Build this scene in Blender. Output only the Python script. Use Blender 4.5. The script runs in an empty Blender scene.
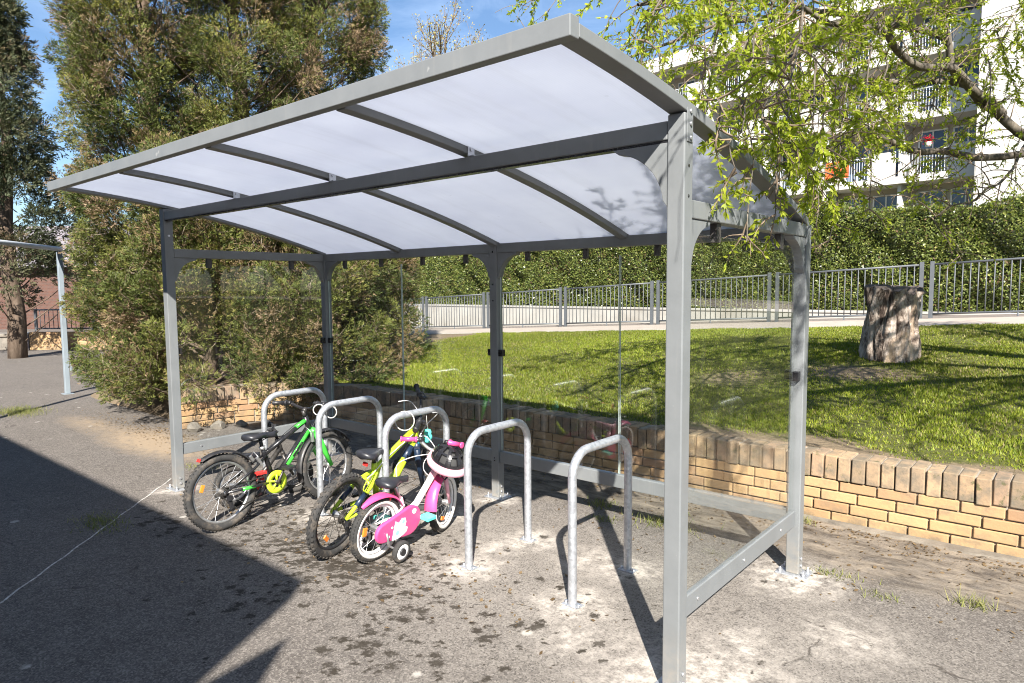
# Bicycle shelter in a school yard: brick retaining wall, lawn, hedge, trees and flats behind.
import bpy, math, random
import numpy as np
from mathutils import Vector, Matrix, Euler
random.seed(7); RNG = np.random.default_rng(7)
S = bpy.context.scene; COL = S.collection
R_ = math.radians
# ------------------------------------------------------------------ tags
def tag(o, label=None, cat=None, group=None, kind=None):
    if label: o['label'] = label
    if cat: o['category'] = cat
    if group: o['group'] = group
    if kind: o['kind'] = kind
    return o
def thing(name, label, cat, loc=(0, 0, 0), rot=(0, 0, 0), group=None):
    o = bpy.data.objects.new(name, None); COL.objects.link(o)
    o.empty_display_size = .1; o.location = loc; o.rotation_euler = rot
    return tag(o, label, cat, group)
def copy_tree(o, parent=None):
    c = o.copy(); COL.objects.link(c)
    if parent is not None: c.parent = parent
    for ch in [x for x in S.objects if x.parent == o]: copy_tree(ch, c)
    return c
# ------------------------------------------------------------------ mesh builder
def frame_from(z, up=Vector((0, 0, 1))):
    z = Vector(z).normalized()
    if abs(z.dot(up)) > .98: up = Vector((0, 1, 0))
    x = up.cross(z).normalized(); y = z.cross(x)
    return x, y, z
class MB:
    def __init__(s): s.v = []; s.f = []; s.sm = []
    def add(s, vs, fs, smooth=False):
        o = len(s.v); s.v += [tuple(v) for v in vs]
        s.f += [tuple(i + o for i in f) for f in fs]; s.sm += [smooth] * len(fs); return s
    def box(s, c, d, M=None):
        x, y, z = d[0] / 2, d[1] / 2, d[2] / 2
        vs = [Vector((a * x, b * y, e * z)) for a in (-1, 1) for b in (-1, 1) for e in (-1, 1)]
        if M is not None: vs = [M @ v for v in vs]
        c = Vector(c)
        return s.add([v + c for v in vs], [(0, 1, 3, 2), (4, 6, 7, 5), (0, 4, 5, 1), (2, 3, 7, 6), (0, 2, 6, 4), (1, 5, 7, 3)])
    def bx(s, x0, x1, y0, y1, z0, z1):
        return s.box(((x0 + x1) / 2, (y0 + y1) / 2, (z0 + z1) / 2), (x1 - x0, y1 - y0, z1 - z0))
    def tube(s, pts, r, n=10, caps=True, flat=1.0):
        pts = [Vector(p) for p in pts]; m = len(pts)
        rs = r if isinstance(r, (list, tuple)) else [r] * m
        vs = []; fs = []; px = None
        for i, p in enumerate(pts):
            t = (pts[min(i + 1, m - 1)] - pts[max(i - 1, 0)])
            if t.length < 1e-9: t = Vector((0, 0, 1))
            t.normalize()
            if px is None: x, y, _ = frame_from(t)
            else:
                x = px - t * px.dot(t)
                if x.length < 1e-6: x, _, _ = frame_from(t)
                x.normalize(); y = t.cross(x)
            px = x
            for k in range(n):
                a = 2 * math.pi * k / n
                vs.append(p + (x * math.cos(a) + y * math.sin(a) * flat) * rs[i])
        for i in range(m - 1):
            for k in range(n):
                fs.append((i * n + k, i * n + (k + 1) % n, (i + 1) * n + (k + 1) % n, (i + 1) * n + k))
        s.add(vs, fs, True)
        if caps:
            o = len(s.v) - m * n
            s.f += [tuple(o + k for k in range(n - 1, -1, -1)), tuple(o + (m - 1) * n + k for k in range(n))]; s.sm += [False, False]
        return s
    def lathe(s, prof, c, axis, n=32, closed=False):
        # prof: (radius, offset along axis)
        x, y, z = frame_from(axis); c = Vector(c); vs = []; fs = []; m = len(prof)
        for r, h in prof:
            for k in range(n):
                a = 2 * math.pi * k / n
                vs.append(c + z * h + (x * math.cos(a) + y * math.sin(a)) * r)
        for i in range(m if closed else m - 1):
            j = (i + 1) % m
            for k in range(n):
                fs.append((i * n + k, i * n + (k + 1) % n, j * n + (k + 1) % n, j * n + k))
        return s.add(vs, fs, True)
    def disc(s, c, axis, r, h, n=20):
        return s.tube([Vector(c) - Vector(axis).normalized() * h / 2, Vector(c) + Vector(axis).normalized() * h / 2], r, n)
    def prism(s, poly, a, b):
        # poly: list of 3-D points; extruded by vector (b-a)
        n = len(poly); P = [Vector(p) for p in poly]; d = Vector(b) - Vector(a)
        vs = P + [p + d for p in P]
        fs = [tuple(range(n - 1, -1, -1)), tuple(range(n, 2 * n))]
        fs += [(i, (i + 1) % n, (i + 1) % n + n, i + n) for i in range(n)]
        return s.add(vs, fs)
    def build(s, name, mat, parent=None, bevel=0, seg=2, recalc=True):
        me = bpy.data.meshes.new(name); me.from_pydata([tuple(v) for v in s.v], [], s.f)
        me.polygons.foreach_set('use_smooth', s.sm)
        me.materials.append(mat)
        if recalc:
            import bmesh
            bm = bmesh.new(); bm.from_mesh(me); bmesh.ops.recalc_face_normals(bm, faces=bm.faces); bm.to_mesh(me); bm.free()
        me.update()
        o = bpy.data.objects.new(name, me); COL.objects.link(o)
        if parent is not None: o.parent = parent
        if bevel:
            m = o.modifiers.new('bevel', 'BEVEL'); m.width = bevel; m.segments = seg; m.limit_method = 'ANGLE'; m.angle_limit = R_(40)
        return o
def poly_mesh(name, V, cols, mat, parent=None, smooth=False, k=4):
    # V: (n,k,3) separate k-gons; cols (n,3) stored as the leaf's own colour
    n = len(V); me = bpy.data.meshes.new(name)
    me.vertices.add(n * k); me.vertices.foreach_set('co', np.ascontiguousarray(V, dtype=np.float32).ravel())
    me.loops.add(n * k); me.loops.foreach_set('vertex_index', np.arange(n * k, dtype=np.int32))
    me.polygons.add(n); me.polygons.foreach_set('loop_start', np.arange(0, n * k, k, dtype=np.int32))
    me.polygons.foreach_set('loop_total', np.full(n, k, dtype=np.int32))
    if smooth: me.polygons.foreach_set('use_smooth', np.ones(n, dtype=bool))
    at = me.attributes.new('Col', 'FLOAT_COLOR', 'POINT')
    c4 = np.ones((n, k, 4), dtype=np.float32); c4[:, :, :3] = cols[:, None, :]
    at.data.foreach_set('color', c4.ravel())
    me.materials.append(mat); me.update(); me.validate()
    o = bpy.data.objects.new(name, me); COL.objects.link(o)
    if parent is not None: o.parent = parent
    return o
def unit(a): return a / (np.linalg.norm(a, axis=-1, keepdims=True) + 1e-9)
# ------------------------------------------------------------------ materials
class N:
    def __init__(s, name):
        s.m = bpy.data.materials.new(name); s.m.use_nodes = True; s.t = s.m.node_tree; s.t.nodes.clear()
        s.out = s.t.nodes.new('ShaderNodeOutputMaterial')
    def n(s, typ, **kw):
        o = s.t.nodes.new(typ)
        for k, v in kw.items():
            if k.startswith('i_'): o.inputs[k[2:].replace('_', ' ')].default_value = v
            else: setattr(o, k, v)
        return o
    def l(s, a, b): s.t.links.new(a, b)
    def noise(s, scale, detail=4, rough=.55, vec=None, dist=0):
        o = s.n('ShaderNodeTexNoise'); o.inputs['Scale'].default_value = scale; o.inputs['Detail'].default_value = detail
        o.inputs['Roughness'].default_value = rough; o.inputs['Distortion'].default_value = dist
        if vec is not None: s.l(vec, o.inputs['Vector'])
        return o.outputs['Fac']
    def rng(s, v, a, b, c=0., d=1.):
        o = s.n('ShaderNodeMapRange'); s.l(v, o.inputs['Value'])
        for k, x in zip(('From Min', 'From Max', 'To Min', 'To Max'), (a, b, c, d)): o.inputs[k].default_value = x
        return o.outputs['Result']
    def math(s, op, a, b=None, c=None):
        o = s.n('ShaderNodeMath', operation=op)
        for i, x in enumerate((a, b, c)):
            if x is None: continue
            if isinstance(x, (int, float)): o.inputs[i].default_value = x
            else: s.l(x, o.inputs[i])
        return o.outputs[0]
    def mix(s, f, a, b, mode='MIX'):
        o = s.n('ShaderNodeMix', data_type='RGBA', blend_type=mode)
        for i, x in ((0, f), (6, a), (7, b)):
            if isinstance(x, (int, float)): o.inputs[i].default_value = x
            elif isinstance(x, (tuple, list)): o.inputs[i].default_value = (*x[:3], 1)
            else: s.l(x, o.inputs[i])
        return o.outputs[2]
    def ramp(s, v, stops):
        o = s.n('ShaderNodeValToRGB'); s.l(v, o.inputs[0]); e = o.color_ramp.elements
        while len(e) < len(stops): e.new(.5)
        for k, (p, c) in zip(e, stops): k.position = p; k.color = (*c, 1)
        return o.outputs[0]
    def attr(s, name): return s.n('ShaderNodeAttribute', attribute_name=name)
    def obj(s): return s.n('ShaderNodeTexCoord').outputs['Object']
    def pos(s): return s.n('ShaderNodeNewGeometry').outputs['Position']
    def bump(s, h, strength=.3, dist=.01):
        o = s.n('ShaderNodeBump'); o.inputs['Strength'].default_value = strength; o.inputs['Distance'].default_value = dist
        s.l(h, o.inputs['Height']); return o.outputs[0]
    def pbr(s, col, rough=.5, metal=0., spec=.5, normal=None):
        p = s.n('ShaderNodeBsdfPrincipled')
        for k, x in (('Base Color', col), ('Roughness', rough), ('Metallic', metal), ('Specular IOR Level', spec)):
            if isinstance(x, (int, float)): p.inputs[k].default_value = x
            elif isinstance(x, (tuple, list)): p.inputs[k].default_value = (*x[:3], 1)
            else: s.l(x, p.inputs[k])
        if normal is not None: s.l(normal, p.inputs['Normal'])
        return p
    def done(s, sh): s.l(sh.outputs[0] if hasattr(sh, 'outputs') else sh, s.out.inputs['Surface']); return s.m
def simple(name, col, rough=.5, metal=0., var=.18, scale=14, bump=0., spec=.5, dirt=0.):
    k = N(name); v = k.obj(); nz = k.noise(scale, 5, .6, v)
    dark = tuple(c * (1 - var) for c in col); lite = tuple(min(1, c * (1 + var)) for c in col)
    c = k.mix(k.rng(nz, .3, .7), dark, lite)
    if dirt:
        dn = k.noise(scale * .35, 6, .7, v); c = k.mix(k.math('MULTIPLY', k.rng(dn, .52, .72), dirt), c, (.16, .13, .10))
    r = k.rng(nz, .3, .7, max(.05, rough - .08), min(1, rough + .08))
    nb = k.bump(k.noise(scale * 8, 3, .6, v), bump, .004) if bump else None
    return k.done(k.pbr(c, r, metal, spec, nb))
def leafmat(name, rough=.55, trans=.35, spec=.35):
    k = N(name); c = k.attr('Col').outputs['Color']
    p = k.pbr(c, rough, 0, spec); t = k.n('ShaderNodeBsdfTranslucent')
    b = k.mix(1.0, c, (1.15, 1.25, .55), 'MULTIPLY'); k.l(b, t.inputs['Color'])
    m = k.n('ShaderNodeMixShader'); m.inputs[0].default_value = trans; k.l(p.outputs[0], m.inputs[1]); k.l(t.outputs[0], m.inputs[2])
    return k.done(m)
M = {}
k = N('grey_powder_coat'); v = k.obj(); P = k.pos(); sz = k.n('ShaderNodeSeparateXYZ'); k.l(P, sz.inputs[0])
n = k.noise(6, 6, .65, v); c = k.mix(k.rng(n, .3, .7), (.145, .154, .158), (.172, .181, .185))
mp = k.n('ShaderNodeMapping'); mp.inputs['Scale'].default_value = (30, 30, 1.6); k.l(P, mp.inputs['Vector']); rn = k.noise(1.0, 6, .7, mp.outputs[0]); c = k.mix(k.rng(rn, .56, .78, 0, .35), c, (.23, .225, .21))
gr = k.math('MULTIPLY', k.rng(sz.outputs[2], .30, .02), k.rng(k.noise(22, 6, .75, P), .36, .66)); c = k.mix(k.math('MULTIPLY', gr, .75), c, (.26, .23, .19))
sc_n = k.n('ShaderNodeTexNoise'); sc_n.inputs['Scale'].default_value = 9; sc_n.inputs['Detail'].default_value = 3; mp2 = k.n('ShaderNodeMapping'); mp2.inputs['Rotation'].default_value = (.6, .5, .7); mp2.inputs['Scale'].default_value = (1, 9, 1); k.l(P, mp2.inputs['Vector']); k.l(mp2.outputs[0], sc_n.inputs['Vector']); c = k.mix(k.rng(sc_n.outputs['Fac'], .735, .76, 0, .5), c, (.36, .36, .35))
M['grey_coat'] = k.done(k.pbr(c, k.rng(n, .3, .7, .36, .52), 0, .5, k.bump(k.noise(120, 2, .5, v), .05, .002)))
M['galv'] = None
k = N('galvanised_steel'); v = k.obj(); vo = k.n('ShaderNodeTexVoronoi'); vo.inputs['Scale'].default_value = 70; k.l(v, vo.inputs['Vector'])
sp = k.n('ShaderNodeSeparateColor'); k.l(vo.outputs['Color'], sp.inputs[0])
nz = k.noise(16, 5, .65, v)
c = k.mix(k.rng(sp.outputs[0], 0, 1), (.40, .42, .45), (.56, .58, .61)); c = k.mix(k.math('MULTIPLY', k.rng(nz, .5, .75), .5), c, (.33, .34, .36))
M['galv'] = k.done(k.pbr(c, k.rng(sp.outputs[1], 0, 1, .38, .56), .72, .5, k.bump(nz, .08, .003)))
M['zinc'] = simple('zinc_bolt', (.55, .56, .58), .35, .8, .1)
M['black'] = simple('black_plastic', (.018, .018, .02), .45, 0, .25, 20, dirt=.2)
M['rubber'] = simple('tyre_rubber', (.030, .029, .028), .85, 0, .3, 30, .3, dirt=.75)
M['black_paint'] = simple('black_paint', (.014, .014, .016), .25, 0, .2, 12, dirt=.15)
M['saddle'] = simple('saddle_vinyl', (.02, .021, .026), .38, 0, .2, 18, .1, dirt=.15)
M['alu'] = simple('brushed_aluminium', (.55, .55, .55), .35, .85, .1, 30, dirt=.2)
M['dark_steel'] = simple('dark_steel', (.07, .065, .06), .45, .7, .3, 40, dirt=.3)
M['chrome'] = simple('chrome', (.75, .75, .76), .15, 1, .05, 30)
M['green_paint'] = simple('green_paint', (.055, .56, .05), .34, 0, .14, 12, dirt=.22)
M['neon'] = simple('neon_yellow_plastic', (.52, .70, .03), .42, 0, .14, 20, dirt=.35)
M['lime_paint'] = simple('lime_paint', (.47, .62, .03), .34, 0, .14, 12, dirt=.30)
M['navy'] = simple('navy_decal', (.012, .024, .05), .35)
M['pink'] = simple('pink_plastic', (.66, .065, .215), .36, 0, .08, 10, dirt=.22)
M['pale_pink'] = simple('pale_pink_paint', (.80, .40, .49), .34, 0, .08, 10, dirt=.22)
M['white_paint'] = simple('white_paint', (.74, .72, .71), .34, 0, .07, 12, dirt=.25)
M['white_rubber'] = simple('white_sidewall', (.72, .70, .66), .6, 0, .08, 20, dirt=.25)
M['teal'] = simple('teal_silicone', (.10, .60, .50), .45, 0, .08, 25)
M['pale_teal'] = simple('pale_teal_print', (.30, .58, .62), .4)
M['cyan'] = simple('cyan_plastic', (.03, .42, .70), .4)
M['red'] = simple('red_plastic', (.62, .03, .025), .35, 0, .12, 14, dirt=.1)
M['orange'] = simple('orange_reflector', (.80, .22, .03), .25, 0, .1, 60)
M['cable'] = simple('white_cable', (.42, .41, .38), .45, 0, .08, 30, dirt=.15)
M['pale_art'] = simple('pale_decal', (.66, .78, .80), .4, 0, .05)
M['hanger'] = simple('dark_grey_hanger', (.05, .045, .042), .5)
M['glass_edge'] = simple('ground_glass_edge', (.40, .47, .45), .3, 0, .1)
M['foam'] = simple('dark_foam', (.03, .03, .03), .8)
# clear glazing: thin pane, see-through with a Fresnel-weighted mirror
k = N('clear_glazing'); lw = k.n('ShaderNodeLayerWeight'); lw.inputs['Blend'].default_value = .5
f5 = k.math('POWER', lw.outputs['Facing'], 5.0); fr = k.math('MULTIPLY_ADD', f5, .85, .035)
tr = k.n('ShaderNodeBsdfTransparent'); tr.inputs[0].default_value = (.975, .985, .98, 1)
gl = k.n('ShaderNodeBsdfGlossy'); gl.inputs['Roughness'].default_value = .012; gl.inputs[0].default_value = (1, 1, 1, 1)
df = k.n('ShaderNodeBsdfDiffuse'); df.inputs[0].default_value = (.55, .53, .5, 1)
ms = k.n('ShaderNodeMixShader'); k.l(fr, ms.inputs[0]); k.l(tr.outputs[0], ms.inputs[1]); k.l(gl.outputs[0], ms.inputs[2])
dm = k.n('ShaderNodeMixShader'); dn = k.noise(3, 6, .7, k.obj()); mpg = k.n('ShaderNodeMapping'); mpg.inputs['Scale'].default_value = (9, 9, 1.2); k.l(k.obj(), mpg.inputs['Vector']); dn2 = k.noise(1.4, 7, .75, mpg.outputs[0]); k.l(k.math('ADD', k.rng(dn, .5, .85, 0, .008), k.rng(dn2, .56, .80, 0, .035)), dm.inputs[0]); k.l(ms.outputs[0], dm.inputs[1]); k.l(df.outputs[0], dm.inputs[2])
M['glass'] = k.done(dm)
# opal polycarbonate roofing
k = N('opal_polycarbonate'); v = k.obj(); nz = k.noise(2.2, 5, .6, v)
wv = k.n('ShaderNodeTexWave'); wv.bands_direction = 'X'; wv.inputs['Scale'].default_value = 28; k.l(v, wv.inputs['Vector'])
c = k.mix(k.rng(nz, .3, .7), (.69, .715, .785), (.76, .785, .845)); c = k.mix(k.math('MULTIPLY', wv.outputs['Fac'], .06), c, (.50, .53, .60))
mp = k.n('ShaderNodeMapping'); mp.inputs['Scale'].default_value = (7, .55, 1); k.l(v, mp.inputs['Vector']); dn = k.noise(1.6, 7, .7, mp.outputs[0]); c = k.mix(k.rng(dn, .52, .82, 0, .20), c, (.44, .44, .45))
vo = k.n('ShaderNodeTexVoronoi'); vo.inputs['Scale'].default_value = 5.5; k.l(v, vo.inputs['Vector']); c = k.mix(k.math('MULTIPLY', k.rng(vo.outputs['Distance'], .055, .03), k.rng(nz, .48, .6, 0, .45)), c, (.20, .18, .14))
t = k.n('ShaderNodeBsdfTranslucent'); k.l(c, t.inputs[0]); p = k.pbr(c, .35, 0, .4)
m = k.n('ShaderNodeMixShader'); m.inputs[0].default_value = .62; k.l(p.outputs[0], m.inputs[1]); k.l(t.outputs[0], m.inputs[2])
M['opal'] = k.done(m)
# ------------------------------------------------------------------ terrain
def sstep(a, b, x):
    t = np.clip((x - a) / (b - a), 0, 1); return t * t * (3 - 2 * t)
WALLC = [(4.2, 2.47), (-5.3, 2.47)] + [((1 - t) ** 2 * -5.3 + 2 * t * (1 - t) * -6.55 + t * t * -6.70, (1 - t) ** 2 * 2.47 + 2 * t * (1 - t) * 2.47 + t * t * 1.08) for t in np.linspace(.08, 1, 12)]   # front face line of the brick wall
def zpath(x): return np.clip(.965 + .05 * x, .02, 1.25)
def bedfront(x):
    q = np.array(WALLC[1:]); tg = np.gradient(q, axis=0); tg /= np.linalg.norm(tg, axis=1, keepdims=True); o = q + np.stack([tg[:, 1], -tg[:, 0]], -1) * .15; o = o[np.argsort(o[:, 0])]
    return np.interp(x, np.concatenate([[-40, o[0, 0] - .01], o[:, 0], [60]]), np.concatenate([[1.0, 1.0], o[:, 1], [o[-1, 1]]]))
def terrain(x, y):
    x = np.asarray(x, float); y = np.asarray(y, float)
    t = sstep(2.6, 10.3, y); h = .425 * (1 - t) + zpath(x) * t
    h = h + .035 * np.sin(x * .9 + 1) * np.sin(y * .7) * sstep(3, 4, y) * (1 - sstep(8.5, 10, y))
    f = bedfront(x); w = np.where(x < -6.84, 1.3, .07)
    m = sstep(0, 1, (y - f) / w) * np.where(y < 9, sstep(-11.3, -9.8, x), 1.0)
    m = np.where((y >= 9), np.maximum(m, 1), m)
    left = sstep(-11.3, -9.8, x); m = np.minimum(m, np.maximum(left, sstep(7.5, 10.0, y)))
    return h * m - .06 * (1 - m)
def grid_mesh(name, xs, ys, zf, mat, attrs=None, smooth=True):
    X, Y = np.meshgrid(xs, ys); Z = zf(X, Y); nx, ny = len(xs), len(ys)
    me = bpy.data.meshes.new(name); co = np.stack([X, Y, Z], -1).reshape(-1, 3)
    me.vertices.add(nx * ny); me.vertices.foreach_set('co', co.astype(np.float32).ravel())
    i = np.arange(nx * ny).reshape(ny, nx)
    F = np.stack([i[:-1, :-1], i[:-1, 1:], i[1:, 1:], i[1:, :-1]], -1).reshape(-1, 4)
    me.loops.add(F.size); me.loops.foreach_set('vertex_index', F.astype(np.int32).ravel())
    me.polygons.add(len(F)); me.polygons.foreach_set('loop_start', np.arange(0, F.size, 4, dtype=np.int32)); me.polygons.foreach_set('loop_total', np.full(len(F), 4, dtype=np.int32))
    me.polygons.foreach_set('use_smooth', np.ones(len(F), dtype=bool))
    for k_, fn in (attrs or {}).items():
        a = me.attributes.new(k_, 'FLOAT', 'POINT'); a.data.foreach_set('value', fn(X, Y).astype(np.float32).ravel())
    me.materials.append(mat); me.update()
    o = bpy.data.objects.new(name, me); COL.objects.link(o); return o
# --- asphalt yard -------------------------------------------------------
def blobs(n, cx, cy, sx, sy, r0, r1, seed):
    g = np.random.default_rng(seed); return [(cx + g.normal() * sx, cy + g.normal() * sy, r0 + (r1 - r0) * g.random() ** 2) for _ in range(n)]
STAIN = []
for i, (cx, cy, sx, sy, n) in enumerate([(-1.35, -.28, .14, .13, 24), (-1.15, -.52, .14, .10, 18), (-.85, -.05, .09, .09, 12), (-1.8, .02, .28, .10, 40), (-2.5, .10, .45, .16, 60),
        (-2.9, -.1, .3, .2, 45), (-.6, -.35, .30, .30, 9), (-1.25, -.9, .3, .2, 12), (-3.0, .35, .3, .25, 50), (-2.1, -.55, .25, .2, 26), (-3.7, -.35, .25, .12, 30), (-2.25, -.12, .28, .10, 85), (-1.95, .02, .22, .10, 50), (-1.9, .35, .25, .2, 40), (-2.7, .45, .35, .3, 60), (-.5, .4, .5, .5, 16), (.3, .1, .4, .5, 6), (.05, -.15, .06, .05, 6)]):
    STAIN += blobs(int(n * 1.7), cx, cy, sx, sy, .010, .036, 100 + i) + blobs(int(n * 2.2), cx, cy, sx * 1.35, sy * 1.35, .005, .013, 300 + i)
def f_stain(X, Y):
    out = np.zeros_like(X)
    for x, y, r in STAIN:
        out = np.maximum(out, np.exp(-((X - x) ** 2 + (Y - y) ** 2) / (2 * (r * .8) ** 2)) * (np.hypot(X - x, Y - y) < r * 4))
    return out
DUST = [(-.77 - .725 * k_, .395, .24) for k_ in range(5)] + [(-.77 - .725 * k_, .935, .22) for k_ in range(5)] + [(.02, .1, .5), (-.02, 1.42, .3), (-2.2, 1.46, .2), (-4.4, .02, .2), (-.55, .15, .3), (.05, .55, .25), (.4, .9, .3), (-1.0, .9, .3), (-1.6, .7, .25)]
def f_dust(X, Y):
    out = np.zeros_like(X)
    for j, (x, y, r) in enumerate(DUST):
        a = 1.0 if j < 14 else .62
        out = np.maximum(out, a * np.exp(-((X - x) ** 2 + (Y - y) ** 2) / (2 * (r * .62) ** 2)))
    return out
def f_sand(X, Y):
    return np.maximum(np.exp(-(((X + 6.3) / 1.2) ** 2 + ((Y - .62) / .38) ** 2)), .6 * np.exp(-(((X + 7.9) / 1.0) ** 2 + ((Y - .55) / .3) ** 2)))
def f_worn(X, Y): return np.exp(-(((X + 1.0) / 2.1) ** 2 + ((Y - .55) / .95) ** 2) ** 1.5)
def f_dirt(X, Y):   # brown littered strip along the wall foot
    return sstep(1.55, 1.95, Y + .10 * np.sin(X * 1.7) + .05 * np.sin(X * 5.1)) * sstep(-7, -5.5, X)
k = N('yard_asphalt'); P = k.pos()
agg = k.n('ShaderNodeTexVoronoi'); agg.inputs['Scale'].default_value = 140; k.l(P, agg.inputs['Vector'])
sep = k.n('ShaderNodeSeparateColor'); k.l(agg.outputs['Color'], sep.inputs[0])
n1 = k.noise(.55, 5, .6, P); n2 = k.noise(4.5, 6, .65, P); n3 = k.noise(38, 4, .7, P); n4 = k.noise(11, 5, .7, P)
c = k.mix(k.rng(n2, .3, .7), (.074, .064, .057), (.124, .110, .099))
c = k.mix(k.rng(n1, .35, .65, 0, .5), c, (.135, .117, .101))
worn = k.math('MULTIPLY', k.attr('worn').outputs['Fac'], k.rng(n2, .25, .6, .5, 1)); c = k.mix(k.math('MULTIPLY', worn, .8), c, (.225, .202, .178))
c = k.mix(k.rng(sep.outputs[0], .35, 1, 0, .55), c, (.29, .262, .23))
c = k.mix(k.rng(sep.outputs[1], .66, .88, 0, .6), c, (.05, .045, .04))
n5 = k.noise(22, 6, .8, P); c = k.mix(k.rng(n5, .52, .68, 0, .42), c, (.052, .046, .041)); c = k.mix(k.rng(n5, .46, .34, 0, .35), c, (.25, .226, .20))
sand = k.math('MULTIPLY', k.attr('sand').outputs['Fac'], k.rng(n4, .25, .6, .4, 1)); c = k.mix(k.rng(sand, .2, .7, 0, .8), c, (.31, .235, .155))
dirt = k.math('MULTIPLY', k.attr('dirt').outputs['Fac'], k.rng(n4, .3, .6, .35, 1))
mp = k.n('ShaderNodeMapping'); mp.inputs['Scale'].default_value = (2.2, 5.5, 3); k.l(P, mp.inputs['Vector'])
dc = k.mix(k.rng(k.noise(1.6, 8, .75, mp.outputs[0], .5), .38, .62), (.06, .048, .038), (.27, .225, .175)); c = k.mix(dirt, c, dc)
du = k.math('MULTIPLY', k.attr('dust').outputs['Fac'], k.rng(n4, .36, .62, .05, 1.2)); du = k.math('MULTIPLY', du, k.rng(n3, .3, .62, .45, 1.1))
c = k.mix(k.rng(du, .10, .7, 0, .80), c, (.47, .425, .375))
st = k.math('ADD', k.attr('stain').outputs['Fac'], k.math('MULTIPLY', k.math('SUBTRACT', n3, .5), 2.2)); st = k.math('ADD', st, k.math('MULTIPLY', k.math('SUBTRACT', n4, .5), .8))
stm = k.math('MULTIPLY', k.rng(st, .40, .72), k.rng(k.attr('stain').outputs['Fac'], .10, .22)); c = k.mix(k.math('MULTIPLY', stm, k.rng(n2, .35, .65, .78, 1)), c, (.030, .024, .017))
# rare bleached spots and fine cracks
sv = k.n('ShaderNodeTexVoronoi'); sv.inputs['Scale'].default_value = 2.3; k.l(P, sv.inputs['Vector'])
spot = k.rng(k.math('ADD', sv.outputs['Distance'], k.math('MULTIPLY', k.math('SUBTRACT', n4, .5), .12)), .075, .05); c = k.mix(k.math('MULTIPLY', spot, .55), c, (.50, .47, .42))
cv = k.n('ShaderNodeTexVoronoi', feature='DISTANCE_TO_EDGE'); cv.inputs['Scale'].default_value = .55; wp = k.n('ShaderNodeTexNoise'); wp.inputs['Scale'].default_value = 2.2; wp.inputs['Detail'].default_value = 6; k.l(P, wp.inputs['Vector']); wp = k.mix(.42, P, wp.outputs['Color'], 'ADD'); k.l(wp, cv.inputs['Vector'])
crk = k.math('MULTIPLY', k.rng(cv.outputs['Distance'], .005, .0015), k.rng(n2, .50, .60)); c = k.mix(k.math('MULTIPLY', crk, .75), c, (.05, .042, .035))
hgt = k.math('ADD', k.math('MULTIPLY', sep.outputs[2], .5), k.math('MULTIPLY', n3, .6)); hgt = k.math('SUBTRACT', hgt, k.math('MULTIPLY', crk, 1.0))
M['asphalt'] = k.done(k.pbr(c, .92, 0, .25, k.bump(hgt, .55, .006)))
def arr(*segs):
    o = []
    for a, b, s in segs: o += list(np.arange(a, b, s))
    return np.array(o)
gx = np.concatenate([[-300, -120, -60, -40, -28], arr((-20, -7.2, .4), (-7.2, -4.6, .06), (-4.6, 1.6, .022), (1.6, 4.2, .1)), [5, 8, 15, 40, 120, 300]])
gy = np.concatenate([[-300, -100, -40, -15, -8, -5], arr((-3.4, -1.6, .06), (-1.6, 2.5, .022), (2.5, 4, .15)), [5, 8, 15, 40, 120, 300]])
tag(grid_mesh('ground', gx, gy, lambda x, y: .006 * np.sin(x * .7) * np.sin(y * .9) * ((np.abs(x) < 20) & (np.abs(y) < 20)) * 0, M['asphalt'], dict(stain=f_stain, dust=f_dust, sand=f_sand, dirt=f_dirt, worn=f_worn)), kind='structure')
# thin worn white line across the yard
k = N('worn_line_paint'); P = k.pos(); c = k.mix(k.rng(k.noise(30, 5, .7, P), .35, .6), (.22, .20, .18), (.56, .54, .50)); M['line'] = k.done(k.pbr(c, .85, 0, .3))
mb = MB(); a = Vector((-2.9, -1.60, .004)); b = Vector((-4.72, .12, .004)); d = (b - a); L_ = d.length; d.normalize(); nrm = Vector((-d.y, d.x, 0))
pts = [a + d * L_ * t / 40 + nrm * .004 * math.sin(t * 1.3) for t in range(41)]; w = .006
mb.add([p + nrm * w * s_ for p in pts for s_ in (-1, 1)], [(2 * i, 2 * i + 1, 2 * i + 3, 2 * i + 2) for i in range(40)])
tag(mb.build('line_marking', M['line']), kind='structure')
# --- lawn ground ---------------------------------------------------------
k = N('lawn_soil'); P = k.pos(); n = k.noise(1.1, 6, .65, P); n2 = k.noise(24, 5, .7, P)
c = k.mix(k.rng(n2, .3, .7), (.05, .055, .014), (.10, .105, .028)); bare = k.attr('bare').outputs['Fac']
br = k.mix(k.rng(n2, .3, .7), (.10, .075, .05), (.22, .17, .11)); c = k.mix(k.rng(k.math('ADD', bare, k.math('MULTIPLY', k.math('SUBTRACT', n2, .5), .8)), .35, .65), c, br)
M['soil'] = k.done(k.pbr(c, .95, 0, .2, k.bump(n2, .7, .02)))
def f_bare(X, Y):
    w = 1.0 * (1 - sstep(2.75, 3.25, Y + .12 * np.sin(X * 2.3) + .08 * np.sin(X * 5.7))) * (X > -1.5)
    w = np.maximum(w, .75 * (1 - sstep(2.65, 2.9, Y + .1 * np.sin(X * 4.1))))
    w = np.maximum(w, .9 * np.exp(-(((X + .75) / .75) ** 2 + ((Y - 5.9) / .45) ** 2)))
    w = np.maximum(w, .75 * np.exp(-(((X + 1.9) / .5) ** 2 + ((Y - 5.2) / .7) ** 2)))
    w = np.maximum(w, 1.0 * (1 - sstep(-6.9, -6.2, X + .55 * (Y - 3))))
    return w
lx = np.concatenate([[-120, -60, -40], arr((-30, -12, .6), (-12, -7.2, .2), (-7.2, 2, .09), (2, 8, .5)), [10, 20, 60, 120]])
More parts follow.
